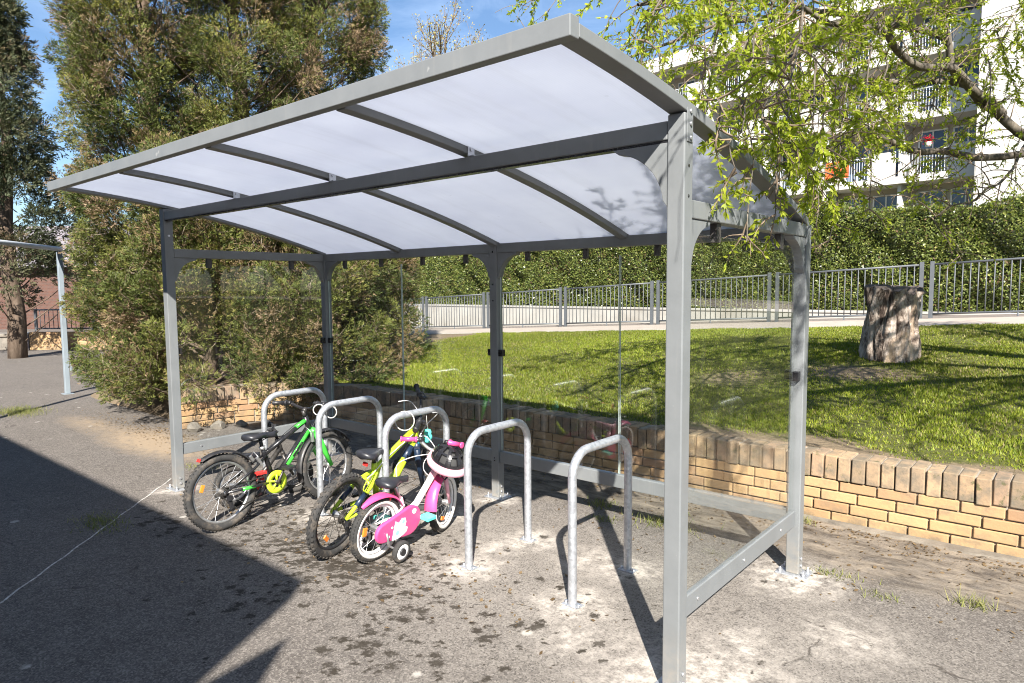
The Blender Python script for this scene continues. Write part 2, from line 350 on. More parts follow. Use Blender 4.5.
ly = np.concatenate([arr((.7, 2.4, .1), (2.4, 3.2, .05), (3.2, 10.4, .12), (10.4, 16, .5)), [18, 24, 30, 40, 60, 150, 300]])
tag(grid_mesh('lawn', lx, ly, terrain, M['soil'], dict(bare=f_bare)), kind='structure')
# grass blades
def grass():
    V = []; C_ = []
    n = 420000
    x = RNG.uniform(-11.5, 1.6, n); y = 2.62 + (10.2 - 2.62) * RNG.random(n) ** 1.25
    keep = (x < 1.7) & (x > -6.7 - .7 * (y - 3)) & (x < 1.2 - .02 * y)
    bare = f_bare(x, y); keep &= (RNG.random(n) > bare * 1.05)
    cl = .5 + .5 * np.sin(x * 2.9 + 1.7 * np.sin(y * 2.1)) * np.sin(y * 3.3 + 1.3 * np.sin(x * 3.7)); cl = np.clip(cl * .6 + .4 * (.5 + .5 * np.sin(x * 11 + 2 * np.sin(y * 7)) * np.sin(y * 13 + 2 * np.sin(x * 9))), 0, 1); keep &= RNG.random(n) < .25 + .9 * cl
    x, y, bare, cl = x[keep], y[keep], bare[keep], cl[keep]; n = len(x)
    z = terrain(x, y) - .004
    h = (.014 + .026 * RNG.random(n)) * (.45 + 1.0 * cl) * (1 - .5 * bare); w = .0045 + .004 * RNG.random(n) + .0006 * (y - 2.6)
    a = RNG.uniform(0, 2 * np.pi, n); ln = h * RNG.uniform(.1, .9, n); b = a + RNG.normal(0, .8, n) + np.pi / 2
    o = np.stack([x, y, z], -1); dx = np.stack([np.cos(a), np.sin(a), 0 * a], -1) * w[:, None]
    tip = o + np.stack([np.cos(b) * ln, np.sin(b) * ln, h], -1)
    V = np.stack([o - dx, o + dx, tip], 1)
    t = RNG.random(n)[:, None]; big = (.5 + .5 * np.sin(x * .9 + y * .6 + 1.2 * np.sin(y * 1.1)))[:, None]
    c = np.array([.125, .175, .018]) * (1 - t) + np.array([.28, .30, .038]) * t
    c = c * (.78 + .34 * big); thin = np.sin(x * 1.9 + 2.2 * np.sin(y * .8)) * np.sin(y * 1.6 + 1.4 * np.sin(x * 1.3)); dry = (RNG.random(n) < .10 + .30 * np.clip(thin - .35, 0, 1) + .45 * bare)[:, None]; c = np.where(dry, np.array([.27, .23, .10]) * (.7 + .5 * t), c)
    o = poly_mesh('grass', V, c, M['grassleaf'], k=3); tag(o, 'short bright green lawn grass on the bank behind the brick wall', 'grass', kind='stuff')
M['grassleaf'] = leafmat('grass_blade', .5, .4, .3)
grass()
# --- path and street ------------------------------------------------------
k = N('gravel_path'); P = k.pos(); n = k.noise(3, 5, .6, P); n2 = k.noise(60, 3, .7, P); c = k.mix(k.rng(n, .3, .7), (.36, .30, .25), (.46, .40, .34)); c = k.mix(k.rng(n2, .4, .7, 0, .4), c, (.24, .20, .17)); M['path'] = k.done(k.pbr(c, .95, 0, .2, k.bump(n2, .4, .01)))
px_ = np.concatenate([arr((-40, 12, .8)), [12, 30]])
tag(grid_mesh('path', px_, np.array([10.3, 11.2, 12.2, 13.1]), lambda x, y: zpath(x) + .012 + .0 * y, M['path']), kind='structure')
M['concrete'] = simple('weathered_concrete', (.34, .32, .29), .9, 0, .2, 6, .4)
mb = MB(); xs_ = arr((-40, 12, .8))
for i in range(len(xs_) - 1):
    x0, x1 = xs_[i], xs_[i + 1] - .006; z0, z1 = float(zpath(x0)), float(zpath(x1))
    mb.add([(x0, 10.22, z0 - .1), (x1, 10.22, z1 - .1), (x1, 10.3, z1 - .1), (x0, 10.3, z0 - .1), (x0, 10.22, z0 + .02), (x1, 10.22, z1 + .02), (x1, 10.3, z1 + .02), (x0, 10.3, z0 + .02)],
           [(0, 3, 2, 1), (4, 5, 6, 7), (0, 1, 5, 4), (1, 2, 6, 5), (2, 3, 7, 6), (3, 0, 4, 7)])
tag(mb.build('path_kerb', M['concrete']), kind='structure')
k = N('street_asphalt'); P = k.pos(); c = k.mix(k.rng(k.noise(40, 3, .6, P), .3, .7), (.20, .17, .15), (.29, .25, .22)); M['street'] = k.done(k.pbr(c, .95, 0, .2))
tag(grid_mesh('pavement', px_, np.array([13.1, 13.7, 14.6, 14.9]), lambda x, y: zpath(x) + .008, M['street']), kind='structure')

# dry leaves, needles and grit lying along the wall foot and under the conifers
def litter():
    n1, n2, n3, n4 = 1500, 900, 500, 700
    x = np.concatenate([RNG.uniform(-5.2, 1.6, n1), RNG.normal(-7.1, .8, n2), RNG.normal(-2.2, .8, n3), RNG.uniform(-4, 1.5, n4)])
    y = np.concatenate([2.40 - np.abs(RNG.normal(0, .16, n1)), RNG.normal(.85, .16, n2), RNG.normal(.15, .25, n3), RNG.uniform(1.2, 2.3, n4)])
    m = len(x); L_ = RNG.uniform(.008, .030, m); o = np.stack([x, y, np.full(m, .003) + .004 * RNG.random(m)], -1); a = RNG.uniform(0, 6.28, m)
    d = np.stack([np.cos(a), np.sin(a), RNG.uniform(0, .35, m)], -1); sd = np.stack([-np.sin(a), np.cos(a), RNG.normal(0, .3, m)], -1) * (L_ * RNG.uniform(.15, .4, m))[:, None]
    mid = o + d * (L_ * .5)[:, None]; V = np.stack([o, mid + sd, o + d * L_[:, None], mid - sd], 1); ok = f_bare(x, y) < 9
    q = RNG.random((m, 1)); c = np.array([.10, .065, .035]) * (1 - q) + np.array([.27, .19, .11]) * q
    tag(poly_mesh('leaf_litter', V, c, M['grassleaf']), 'dry brown leaf bits scattered along the wall foot and under the conifers', 'leaf litter', kind='stuff')
litter()
# ------------------------------------------------------------------ brick retaining wall
k = N('yellow_brick'); P = k.pos(); ri = k.n('ShaderNodeNewGeometry').outputs['Random Per Island']
n = k.noise(7, 6, .7, P); n2 = k.noise(45, 4, .7, P); n3 = k.noise(1.3, 4, .6, P)
c = k.ramp(ri, [(0, (.33, .20, .105)), (.25, (.43, .275, .135)), (.5, (.38, .25, .13)), (.75, (.46, .305, .155)), (1, (.30, .175, .10))])
c = k.mix(k.rng(n2, .3, .75, 0, .35), c, (.28, .18, .10)); c = k.mix(k.rng(n, .50, .70, 0, .6), c, (.17, .135, .10))
szb = k.n('ShaderNodeSeparateXYZ'); k.l(P, szb.inputs[0]); mo_ = k.math('MULTIPLY', k.rng(szb.outputs[2], .14, .0), k.rng(n, .36, .58)); c = k.mix(k.math('MULTIPLY', mo_, .7), c, (.12, .105, .075)); c = k.mix(k.rng(n3, .54, .66, 0, .35), c, (.20, .145, .095))
M['brick'] = k.done(k.pbr(c, .9, 0, .25, k.bump(n2, .45, .005)))
k = N('weathered_coping_brick'); P = k.pos(); ri = k.n('ShaderNodeNewGeometry').outputs['Random Per Island']; n = k.noise(9, 6, .7, P); n2 = k.noise(50, 4, .7, P)
c = k.ramp(ri, [(0, (.21, .16, .11)), (.3, (.38, .255, .15)), (.55, (.27, .20, .135)), (.8, (.42, .29, .175)), (1, (.26, .17, .12))])
c = k.mix(k.rng(n, .40, .62, 0, .8), c, (.135, .12, .095)); c = k.mix(k.rng(n2, .55, .8, 0, .4), c, (.09, .08, .06))
c = k.mix(k.rng(k.noise(16, 6, .75, P), .58, .66, 0, .8), c, (.075, .082, .035))
M['coping'] = k.done(k.pbr(c, .92, 0, .2, k.bump(n2, .5, .005)))
M['mortar'] = simple('brick_mortar', (.27, .235, .19), .95, 0, .25, 20, .4)
# polyline arc-length parametrisation (smoothed at the bend)
wp_ = np.array(WALLC); seg = np.hypot(*np.diff(wp_, axis=0).T); cum = np.concatenate([[0], np.cumsum(seg)])
def wall_at(s):
    x = np.interp(s, cum, wp_[:, 0]); y = np.interp(s, cum, wp_[:, 1])
    x2 = np.interp(s + .06, cum, wp_[:, 0]); y2 = np.interp(s + .06, cum, wp_[:, 1]); x1 = np.interp(s - .06, cum, wp_[:, 0]); y1 = np.interp(s - .06, cum, wp_[:, 1])
    t = Vector((x2 - x1, y2 - y1, 0)).normalized(); inn = Vector((t.y, -t.x, 0))
    if s < 9: inn = Vector((0, 1, 0)); t = Vector((-1, 0, 0))
    return Vector((x, y, 0)), t, inn
wall = thing('brick_retaining_wall', 'low yellow brick retaining wall topped by an upright brick course, holding back the lawn', 'wall', (0, 2.47, 0))
def rel(mb): mb.v = [(x, y - 2.47, z) for x, y, z in mb.v]; return mb
br = MB(); cp = MB(); mo = MB(); tot = cum[-1]
for row in range(4):
    s = -(0, .113, .045, .16)[row]
    while s < tot:
        ln = .218 if random.random() > .035 else .105
        p, t, inn = wall_at(max(0, s + ln / 2)); j = random.uniform(-.003, .003)
        Mx = Matrix((( -t.x, inn.x, 0), (-t.y, inn.y, 0), (0, 0, 1)))
        br.box(p + inn * (.055 + j) + Vector((0, 0, .0375 + row * .0733 + random.uniform(-.0015, .0015))), (ln - .002, .11, .0635), Mx @ Euler((0, random.uniform(-.006, .006), random.uniform(-.006, .006))).to_matrix())
        s += ln + .009
s = 0
while s < tot:
    ln = .0735 + random.uniform(-.004, .004); p, t, inn = wall_at(s + ln / 2); j = random.uniform(-.011, .010)
    Mx = Matrix(((-t.x, inn.x, 0), (-t.y, inn.y, 0), (0, 0, 1)))
    cp.box(p + inn * (.105 + j) + Vector((0, 0, .377 + random.uniform(-.010, .006))), (ln, .218, .160), Mx @ Euler((random.uniform(-.02, .02), random.uniform(-.025, .025), random.uniform(-.02, .02))).to_matrix())
    s += ln + .010
ss = np.concatenate([np.arange(0, 9.4, .5), np.arange(9.5, tot, .08), [tot]])
for i in range(len(ss) - 1):
    A, tA, iA = wall_at(ss[i]); B, tB, iB = wall_at(ss[i + 1])
    q = [A + iA * .022, B + iB * .022, B + iB * .205, A + iA * .205]
    mo.add([v for v in q] + [v + Vector((0, 0, .448)) for v in q], [(0, 1, 2, 3), (7, 6, 5, 4), (0, 4, 5, 1), (1, 5, 6, 2), (2, 6, 7, 3), (3, 7, 4, 0)])
rel(br).build('brick_courses', M['brick'], wall, .005); rel(cp).build('coping', M['coping'], wall, .006, 2); rel(mo).build('mortar_core', M['mortar'], wall)
ft = MB(); xs_ = np.arange(4.2, -5.3, -.16)
for i in range(len(xs_) - 1):
    y0 = 2.415 - .025 * math.sin(xs_[i] * 3.1) - .02 * math.sin(xs_[i] * 11) - .012 * math.sin(xs_[i] * 27); y1 = 2.415 - .025 * math.sin(xs_[i + 1] * 3.1) - .02 * math.sin(xs_[i + 1] * 11) - .012 * math.sin(xs_[i + 1] * 27)
    ft.add([(xs_[i], y0, -.02), (xs_[i + 1], y1, -.02), (xs_[i + 1], 2.468, -.02), (xs_[i], 2.468, -.02), (xs_[i], y0 + .015, .012), (xs_[i + 1], y1 + .015, .012), (xs_[i + 1], 2.468, .020), (xs_[i], 2.468, .020)],
           [(4, 5, 6, 7), (0, 1, 5, 4)])
M['footing'] = simple('dirty_concrete_footing', (.15, .13, .105), .95, 0, .4, 8, .8, dirt=.8)
rel(ft).build('footing', M['footing'], wall)
# loose rubble at the broken end of the wall
M['stone'] = simple('pale_stone', (.17, .152, .128), .9, 0, .3, 9, .5, dirt=.8)
def rock(name, c, r, label, group=None, sq=.7, seed=0):
    g = random.Random(seed); import bmesh
    bm = bmesh.new(); bmesh.ops.create_icosphere(bm, subdivisions=2, radius=1)
    ax = [(Vector((g.uniform(-1, 1), g.uniform(-1, 1), g.uniform(-1, 1))).normalized(), g.uniform(.62, .85)) for _ in range(7)]
    for v in bm.verts:
        for a_, d_ in ax:
            e = v.co.dot(a_)
            if e > d_: v.co -= a_ * (e - d_)
        v.co = Vector((v.co.x * r, v.co.y * r * g.uniform(.78, .82), v.co.z * r * sq))
    me = bpy.data.meshes.new(name); bm.to_mesh(me); bm.free(); me.materials.append(M['stone'])
    o = bpy.data.objects.new(name, me); COL.objects.link(o); o.location = (c[0], c[1], c[2] + r * sq * .62); o.rotation_euler = (0, 0, g.uniform(0, 6))
    return tag(o, label, 'rock', group)
for i, (x, y, r) in enumerate([(-6.50, 1.14, .10), (-6.42, 1.38, .09), (-6.34, 1.62, .07), (-6.22, 1.86, .06)]):
    rock('rubble_stone', (x, y, 0), r, ['largest pale rubble stone at the broken end of the brick wall', 'pale rubble stone against the foot of the brick wall end', 'flat pale rubble stone farther right along the wall foot', 'smallest pale stone at the bend of the brick wall'][i], 'rubble stones at the wall end', .7, i + 3)
# ------------------------------------------------------------------ railings on the path
M['rail_paint'] = simple('blue_grey_railing_paint', (.082, .090, .100), .5, 0, .08, 8, dirt=.2)
POSTX = [-24.85, -21.9, -18.95, -15.99, -13.18, -10.21, -7.30, -4.30, -1.28, 1.70, 4.70]
FD = ['', '', 'grey railing panel mostly hidden behind the conifers', 'grey railing panel at the conifer edge, left of the middle rear shelter post', 'grey railing panel just right of the middle rear shelter post', 'grey railing panel midway between the middle rear post and the near front post', 'grey railing panel crossing behind the near front shelter post', 'grey railing panel behind the tree stump', 'rightmost grey railing panel, right of the tree stump']
for i in range(2, 9):
    xa, xb = POSTX[i] + .09, POSTX[i + 1] - .09; za, zb = float(zpath(xa)), float(zpath(xb)); y = 13.4; H_ = 1.14
    t = thing('railing', FD[i], 'railing', (xa, y, za), group='railing panels along the path')
    f = lambda u: za + (zb - za) * u - za
    for u in (0, 1):
        mb = MB(); x = (xb - xa) * u; mb.bx(x - .035, x + .035, -.035, .035, f(u) - .1, f(u) + H_); mb.build('post', M['rail_paint'], t, .004)
    for h in (.10, H_ - .06):
        mb = MB(); mb.tube([(.03, 0, f(0) + h), (xb - xa - .03, 0, f(1) + h)], .02, 8); mb.build('rail', M['rail_paint'], t)
    mb = MB(); nb = 22
    for j in range(1, nb):
        u = j / nb; x = (xb - xa) * u; mb.tube([(x, 0, f(u) + .10), (x, 0, f(u) + H_ - .06)], .011, 6)
    mb.build('bars', M['rail_paint'], t)
    mb = MB(); x = (xb - xa) * .5; mb.tube([(x, 0, f(.5) - .08), (x, 0, f(.5) + .10)], .016, 6); mb.build('foot', M['rail_paint'], t)
# low white wall under the hedge
M['white_render'] = simple('white_render', (.33, .315, .29), .9, 0, .12, 1.5, .2, dirt=.5)
lw_ = thing('low_wall', 'low whitewashed wall carrying the hedge behind the railings', 'wall', (-12, 14.95, 0))
mb = MB(); mb.bx(-26, 22, -.05, .15, -.6, .93); mb.build('wall_body', M['white_render'], lw_); mb = MB(); mb.bx(-26, 22, -.08, .18, .93, .99); mb.build('cap', M['white_render'], lw_, .01)
# ------------------------------------------------------------------ hedge
M['hedgeleaf'] = leafmat('hedge_leaf', .38, .22, .5)
M['hedge_in'] = simple('dark_hedge_core', (.022, .026, .012), .95, 0, .4, 5)  # near-black colour stands in for the shade inside the hedge
def leafquads(o, nrm, L, Wd, roll=None):
    # bent lozenge leaves: o base (n,3), direction nrm (n,3)
    n = len(o); d = unit(nrm); r = unit(RNG.normal(size=(n, 3))); sdx = unit(np.cross(d, r)) * Wd[:, None]
    tip = o + d * L[:, None]; mid = o + d * (L * .5)[:, None]
    return np.stack([o, mid + sdx, tip, mid - sdx], 1)
def hedge():
    t = thing('hedge', 'tall clipped evergreen hedge with glossy leaves behind the railings', 'hedge', (-8, 15.7, .9))
    x0, x1, y0, y1 = -24., 12., 15.10, 16.4
    def top(x): return 3.30 + .07 * np.sin(x * 1.1) + .05 * np.sin(x * 3.3 + 1) + .16 * sstep(-2.6, -4.2, x)
    def front(x, z): return y0 + .10 * np.sin(x * 2.2 + z * 1.7) * np.sin(z * 2.9 + x) + .06 * np.sin(x * 6.1 + z * 4) + .07 * np.sin(x * 3.7 + 2 * np.sin(z * 3.1 + x * .7)) * np.sin(z * 4.3 + 1.7 * np.sin(x * 1.9))
    n = 190000; x = RNG.uniform(x0, x1, n); z = RNG.uniform(.93, 1, n); z = .93 + (top(x) - .93) * RNG.random(n); y = front(x, z) + RNG.exponential(.05, n)
    d = np.stack([RNG.normal(0, .7, n), -np.abs(RNG.normal(.6, .5, n)), RNG.normal(.1, .7, n)], -1)
    n2 = 42000; xa = RNG.uniform(x0, x1, n2); ya = RNG.uniform(y0, y1, n2); za = top(xa) + RNG.exponential(.035, n2) - .04 + .14 * (RNG.random(n2) ** 14)
    da = np.stack([RNG.normal(0, .7, n2), RNG.normal(-.2, .7, n2), np.abs(RNG.normal(.5, .5, n2))], -1)
    o = np.concatenate([np.stack([x, y, z], -1), np.stack([xa, ya, za], -1)]); d = np.concatenate([d, da]); m = len(o)
    V = leafquads(o, d, RNG.uniform(.045, .085, m), RNG.uniform(.014, .025, m)) - np.array([-8, 15.7, .9])
    q = RNG.random(m)[:, None]; c = np.array([.060, .090, .020]) * (1 - q) + np.array([.17, .195, .048]) * q
    yl = (RNG.random(m) < .10)[:, None]; c = np.where(yl, np.array([.27, .28, .075]), c); bn = (RNG.random(m) < .04 + .30 * np.clip(np.sin(o[:, 0] * 1.3 + 2 * np.sin(o[:, 2] * 2.3)) * np.sin(o[:, 2] * 3.1 + o[:, 0]) - .55, 0, 1))[:, None]; c = np.where(bn, np.array([.14, .09, .05]), c)
    poly_mesh('foliage', V, c, M['hedgeleaf'], t)
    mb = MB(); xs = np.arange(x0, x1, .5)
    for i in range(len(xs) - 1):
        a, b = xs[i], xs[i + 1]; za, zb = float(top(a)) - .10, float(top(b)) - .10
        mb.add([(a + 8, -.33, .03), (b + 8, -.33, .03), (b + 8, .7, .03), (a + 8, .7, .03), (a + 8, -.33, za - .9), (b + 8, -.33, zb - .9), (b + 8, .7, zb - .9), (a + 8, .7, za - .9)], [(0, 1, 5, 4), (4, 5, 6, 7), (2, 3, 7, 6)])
    mb.build('twigs', M['hedge_in'], t)  # plain dark core box painting the shade behind the leaves, no separate twigs
hedge()
# ------------------------------------------------------------------ stump
k = N('stump_bark'); v = k.obj(); mp = k.n('ShaderNodeMapping'); mp.inputs['Scale'].default_value = (1, 1, .38); k.l(v, mp.inputs['Vector'])
n = k.noise(9, 8, .75, mp.outputs[0], .9); n2 = k.noise(26, 5, .75, mp.outputs[0]); n3 = k.noise(3.1, 5, .6, mp.outputs[0], .3)
c = k.ramp(n, [(.35, (.022, .015, .012)), (.43, (.10, .072, .058)), (.50, (.30, .24, .195)), (.62, (.56, .48, .41))]); c = k.mix(k.rng(n3, .56, .64, 0, .8), c, (.50, .37, .25)); c = k.mix(k.rng(n2, .55, .7, 0, .6), c, (.06, .045, .036))
M['stump'] = k.done(k.pbr(c, .95, 0, .2, k.bump(n2, .9, .02)))
k = N('sawn_wood'); v = k.obj(); c = k.ramp(k.noise(14, 6, .7, v), [(.3, (.05, .038, .03)), (.6, (.15, .12, .10)), (.8, (.22, .17, .13))]); M['sawn'] = k.done(k.pbr(c, .95))
st = thing('tree_stump', 'thick weathered grey-brown tree stump with a sawn top on the lawn', 'tree stump', (-.62, 6.85, .66))
mb = MB(); n = 72; hs = np.linspace(-.08, .93, 26); vs = []
g = np.random.default_rng(5); ph = g.uniform(0, 6.28, 9)
def srad(a, h):
    r = .250 + .016 * math.exp(-max(h, 0) / .12) * (1 + .9 * math.sin(3 * a + ph[0])) + .02 * (h - .4) + .012 * math.sin(5 * a + ph[1] + h * 1.2) + .022 * math.sin(9 * a + ph[2] + h * 2 + .5 * math.sin(h * 9)) + .014 * math.sin(17 * a + ph[3] + 3 * math.sin(h * 5)) + .008 * math.sin(31 * a + ph[4] + h * 6)
    r += .010 * math.sin(41 * a + 4 * math.sin(h * 7)) * math.sin(h * 19 + a * 3) + .03 * math.sin(h * 7 + 2 * a) * math.sin(2 * a + 1)
    da = (a - 4.72 + .22 * math.sin(h * 4) + .25 * (h - .5)); da = (da + math.pi) % (2 * math.pi) - math.pi
    r -= .11 * math.exp(-(da / .15) ** 2) * min(1, max(0, (h + .1) * 1.5)) * (1 if h < .99 else 1)
    dk = (a - 5.45 + math.pi) % (2 * math.pi) - math.pi
    r += .07 * math.exp(-(dk / .22) ** 2 - ((h - .42) / .09) ** 2) + .05 * math.exp(-(dk / .3) ** 2 - ((h - .18) / .12) ** 2)
    return r
for h in hs:
    for i in range(n):
        a = 2 * math.pi * i / n; r = srad(a, h); top = 0
        zz = h
        if h > .80: zz = h - (h - .80) / .13 * (.06 * max(0, math.cos(a - 5.6)) + .018 * math.sin(7 * a) + .03 * abs(math.sin(4.5 * a + 1)) ** 3 + .022 * abs(math.sin(11 * a + 2)) ** 5)
        vs.append((math.cos(a) * r * 1.08, math.sin(a) * r, zz))
fs = [(j * n + i, j * n + (i + 1) % n, (j + 1) * n + (i + 1) % n, (j + 1) * n + i) for j in range(len(hs) - 1) for i in range(n)]
mb.add(vs, fs, True); mb.build('bark', M['stump'], st)
tp = MB(); ring = vs[-n:]; rings = [ring]
for q in (.8, .5, .2): rings.append([(x * q, y * q, z - .012 * (1 - q) + .01 * math.sin(9 * i + q * 20)) for i, (x, y, z) in enumerate(ring)])
vv = [p for r in rings for p in r] + [(0, 0, .90)]; ff = [(j * n + i, j * n + (i + 1) % n, (j + 1) * n + (i + 1) % n, (j + 1) * n + i) for j in range(3) for i in range(n)] + [(3 * n + i, 3 * n + (i + 1) % n, 4 * n) for i in range(n)]
tp.add(vv, ff); tp.build('cut_top', M['sawn'], st)
# ------------------------------------------------------------------ bicycle shelter
L, D, w = 4.4213, 1.4479, .07
HB, HT, RB, RT, LB, LT = 2.139, 2.207, 1.852, 1.921, .2766, .3636
XM = -2.1946
sh = thing('bike_shelter', 'grey steel bicycle shelter with a curved opal roof and clear glass walls', 'bike shelter', (0, 0, 0))
G = M['grey_coat']
def post(x1, y0, h):
    mb = MB(); mb.bx(x1 - w, x1, y0, y0 + w, .008, h); o = mb.build('post', G, sh, .005)
    pl = MB(); pl.bx(x1 - w / 2 - .085, x1 - w / 2 + .085, y0 + w / 2 - .065, y0 + w / 2 + .065, 0, .008)
    b = pl.build('base_plate', M['galv'], o, .002)
    bo = MB()
    for sx in (-.062, .062): 
        for sy in (-.042, .042): bo.disc((x1 - w / 2 + sx, y0 + w / 2 + sy, .014), (0, 0, 1), .010, .014, 6); bo.disc((x1 - w / 2 + sx, y0 + w / 2 + sy, .024), (0, 0, 1), .005, .02, 8)
    for zz in (.05, .09): bo.disc((x1 + .003, y0 + w / 2, zz), (1, 0, 0), .009, .008, 8)
    bo.build('bolts', M['zinc'], o)
    return o
pz = np.polyfit([-.722, 0.0, 1.45], [2.309, 2.234, 1.912], 2); rz = lambda y: float(np.polyval(pz, y))
P_F1 = post(0, 0, rz(.03) - .002); P_F2 = post(-L + w, 0, rz(.03) - .002)
P_R1 = post(0, D, RT - .004); P_R2 = post(XM, D, RT + .012); P_R3 = post(-L + w, D, RT - .004)
# seams down the front posts
mb = MB(); mb.bx(-L + w + .002, -w - .002, .004, .056, HB, HT); mb.build('front_beam', G, sh, .004)
mb = MB(); mb.bx(-L + w + .002, -w - .002, .010, .050, HB - .009, HB - .001); mb.build('front_beam_track', M['black_paint'], sh)
for a, b in ((-L + w + .002, XM - w - .002), (XM + .002, -w - .002)):
    mb = MB(); mb.bx(a, b, D + .004, D + .064, RB, RT); mb.build('rear_beam', G, sh, .004)
    mb = MB(); mb.bx(a, b, D + .012, D + .058, LB, LT); mb.build('lower_rear_rail', G, sh, .004)
for x0 in (-w + .004, -L + .004):
    mb = MB(); mb.bx(x0, x0 + w - .008, w + .002, D - .002, RB, RT); mb.build('upper_side_rail', G, sh, .004)
    mb = MB(); mb.bx(x0 + .012, x0 + w - .030 if x0 > -1 else x0 + w - .012, w + .002, D - .002, LB, LT); o = mb.build('lower_side_rail', G, sh, .004)
    bo = MB()
    for yy in (.22, .72, 1.22): bo.disc(((x0 + w - .029) if x0 > -1 else x0 + w - .011, yy, (LB + LT) / 2), (1, 0, 0), .008, .006, 8)
    bo.build('bolts', M['zinc'], o)
# gussets: square corner plate with a concave quarter-round free edge
def gusset(corner, ax, size, thick, tdir):
    c = Vector(corner); ax = Vector(ax); dn = Vector((0, 0, -1)); pts = [c, c + ax * size]
    for i in range(1, 12):
        a = i / 12 * math.pi / 2; e = .018
        pts.append(c + ax * (e + (size - e) * (1 - math.sin(a))) + dn * (e + (size - e) * (1 - math.cos(a))))
    pts.append(c + dn * size); t = Vector(tdir) * thick
    mb = MB(); mb.prism([p - t / 2 for p in pts], (0, 0, 0), t); return mb.build('gusset', G, sh, .002)
gusset((-w - .001, .030, HB - .010), (-1, 0, 0), .24, .044, (0, 1, 0))
for x0 in (-w / 2, -L + w / 2):
    gusset((x0, w + .001, RB - .001), (0, 1, 0), .19, .05, (1, 0, 0)); gusset((x0, D - .001, RB - .001), (0, -1, 0), .19, .05, (1, 0, 0))
yy = D + .034
gusset((-w - .001, yy, RB - .001), (-1, 0, 0), .19, .05, (0, 1, 0)); gusset((XM + .001, yy, RB - .001), (1, 0, 0), .19, .05, (0, 1, 0)); gusset((XM - w - .001, yy, RB - .001), (-1, 0, 0), .19, .05, (0, 1, 0)); gusset((-L + w + .001, yy, RB - .001), (1, 0, 0), .19, .05, (0, 1, 0))
# rafters, fascia, roof sheets
RX = [-.035, -1.125, -2.2145, -3.304, -4.386]; ys = np.linspace(-.676, 1.470, 24)
for i, xc in enumerate(RX):
    hw = .037 if i in (0, 4) else .029
    mb = MB(); vs = []
    for y in ys:
        z = rz(y); zl = z - (0 if i in (0, 4) else .010); vs += [(xc - hw, y, zl), (xc + hw, y, zl), (xc + hw, y, z + .040), (xc - hw, y, z + .040)]
    m = len(ys); fs = [tuple(range(4))[::-1], tuple((m - 1) * 4 + q for q in range(4))]
    for j in range(m - 1):
        for q in range(4): fs.append((j * 4 + q, j * 4 + (q + 1) % 4, (j + 1) * 4 + (q + 1) % 4, (j + 1) * 4 + q))
    mb.add(vs, fs); r = mb.build('rafter', G, sh, .003)
    cl = MB()   # black end shoe and the angle bracket on the front beam
    cl.box((xc, -.655, rz(-.655) - .003), (hw * 2 - .004, .04, .006))
    if 0 < i < 4: cl.build('end_shoe', M['black_paint'], r)
    if 0 < i < 4:
        cl = MB(); cl.bx(xc + hw + .001, xc + hw + .005, .006, .05, HT + .001, rz(.03) + .03); cl.bx(xc + hw + .001, xc + hw + .04, .006, .05, HT + .001, HT + .005)
        cl.disc((xc + hw + .008, .028, rz(.03) + .012), (1, 0, 0), .008, .006, 8); cl.build('bracket', M['zinc'], r)
        cl = MB(); cl.bx(xc - .03, xc + .03, D + .012, D + .058, RT + .001, RT + .012); cl.build('rear_saddle', M['black_paint'], r)
mb = MB(); mb.bx(-L - .065, .004, -.724, -.680, 2.298, 2.360); fa = mb.build('fascia', G, sh, .003)
for i in range(4):
    a, b = RX[i + 1] + .018, RX[i] - .018
    yy_ = np.linspace(-.681, 1.500, 24); vs = []
    for y in yy_:
        z = rz(y) + .022; vs += [(a, y, z), (b, y, z), (b, y, z + .010), (a, y, z + .010)]
    m = len(yy_); fs = [(3, 2, 1, 0), tuple((m - 1) * 4 + q for q in range(4))]
    for j in range(m - 1):
        for q in range(4): fs.append((j * 4 + q, j * 4 + (q + 1) % 4, (j + 1) * 4 + (q + 1) % 4, (j + 1) * 4 + q))
    mb = MB(); mb.add(vs, fs); o = mb.build('roof_sheet', M['opal'], sh)
# bracket plate with three bolts where the end rafter sits on the near post
mb = MB(); mb.bx(.0005, .004, .012, .058, 2.125, 2.245); o = mb.build('post_bracket', M['grey_coat'], P_F1, .001)
mb = MB()
for zz in (2.14, 2.19, 2.235): mb.disc((.007, .035, zz), (1, 0, 0), .008, .007, 8)
mb.build('bracket_bolts', M['zinc'], P_F1)
mb = MB()
for zz in (1.93, 2.04): mb.disc((.0005, .035, zz), (1, 0, 0), .006, .002, 10)
mb.build('post_holes', M['black_paint'], P_F1)
mb = MB()
for zz in (1.62, 1.50, 1.86): mb.disc((XM - w / 2, D - .0005, zz), (0, 1, 0), .006, .002, 10)
for zz in (.29, .31): mb.disc((XM - w / 2, D - .0005, zz), (0, 1, 0), .005, .002, 10)
mb.build('post_holes', M['black_paint'], P_R2)
mb = MB()
for zz in (2.02,): mb.disc((-L + w + .003, .035, zz), (1, 0, 0), .008, .006, 10)
mb.build('post_bolt', M['zinc'], P_F2)
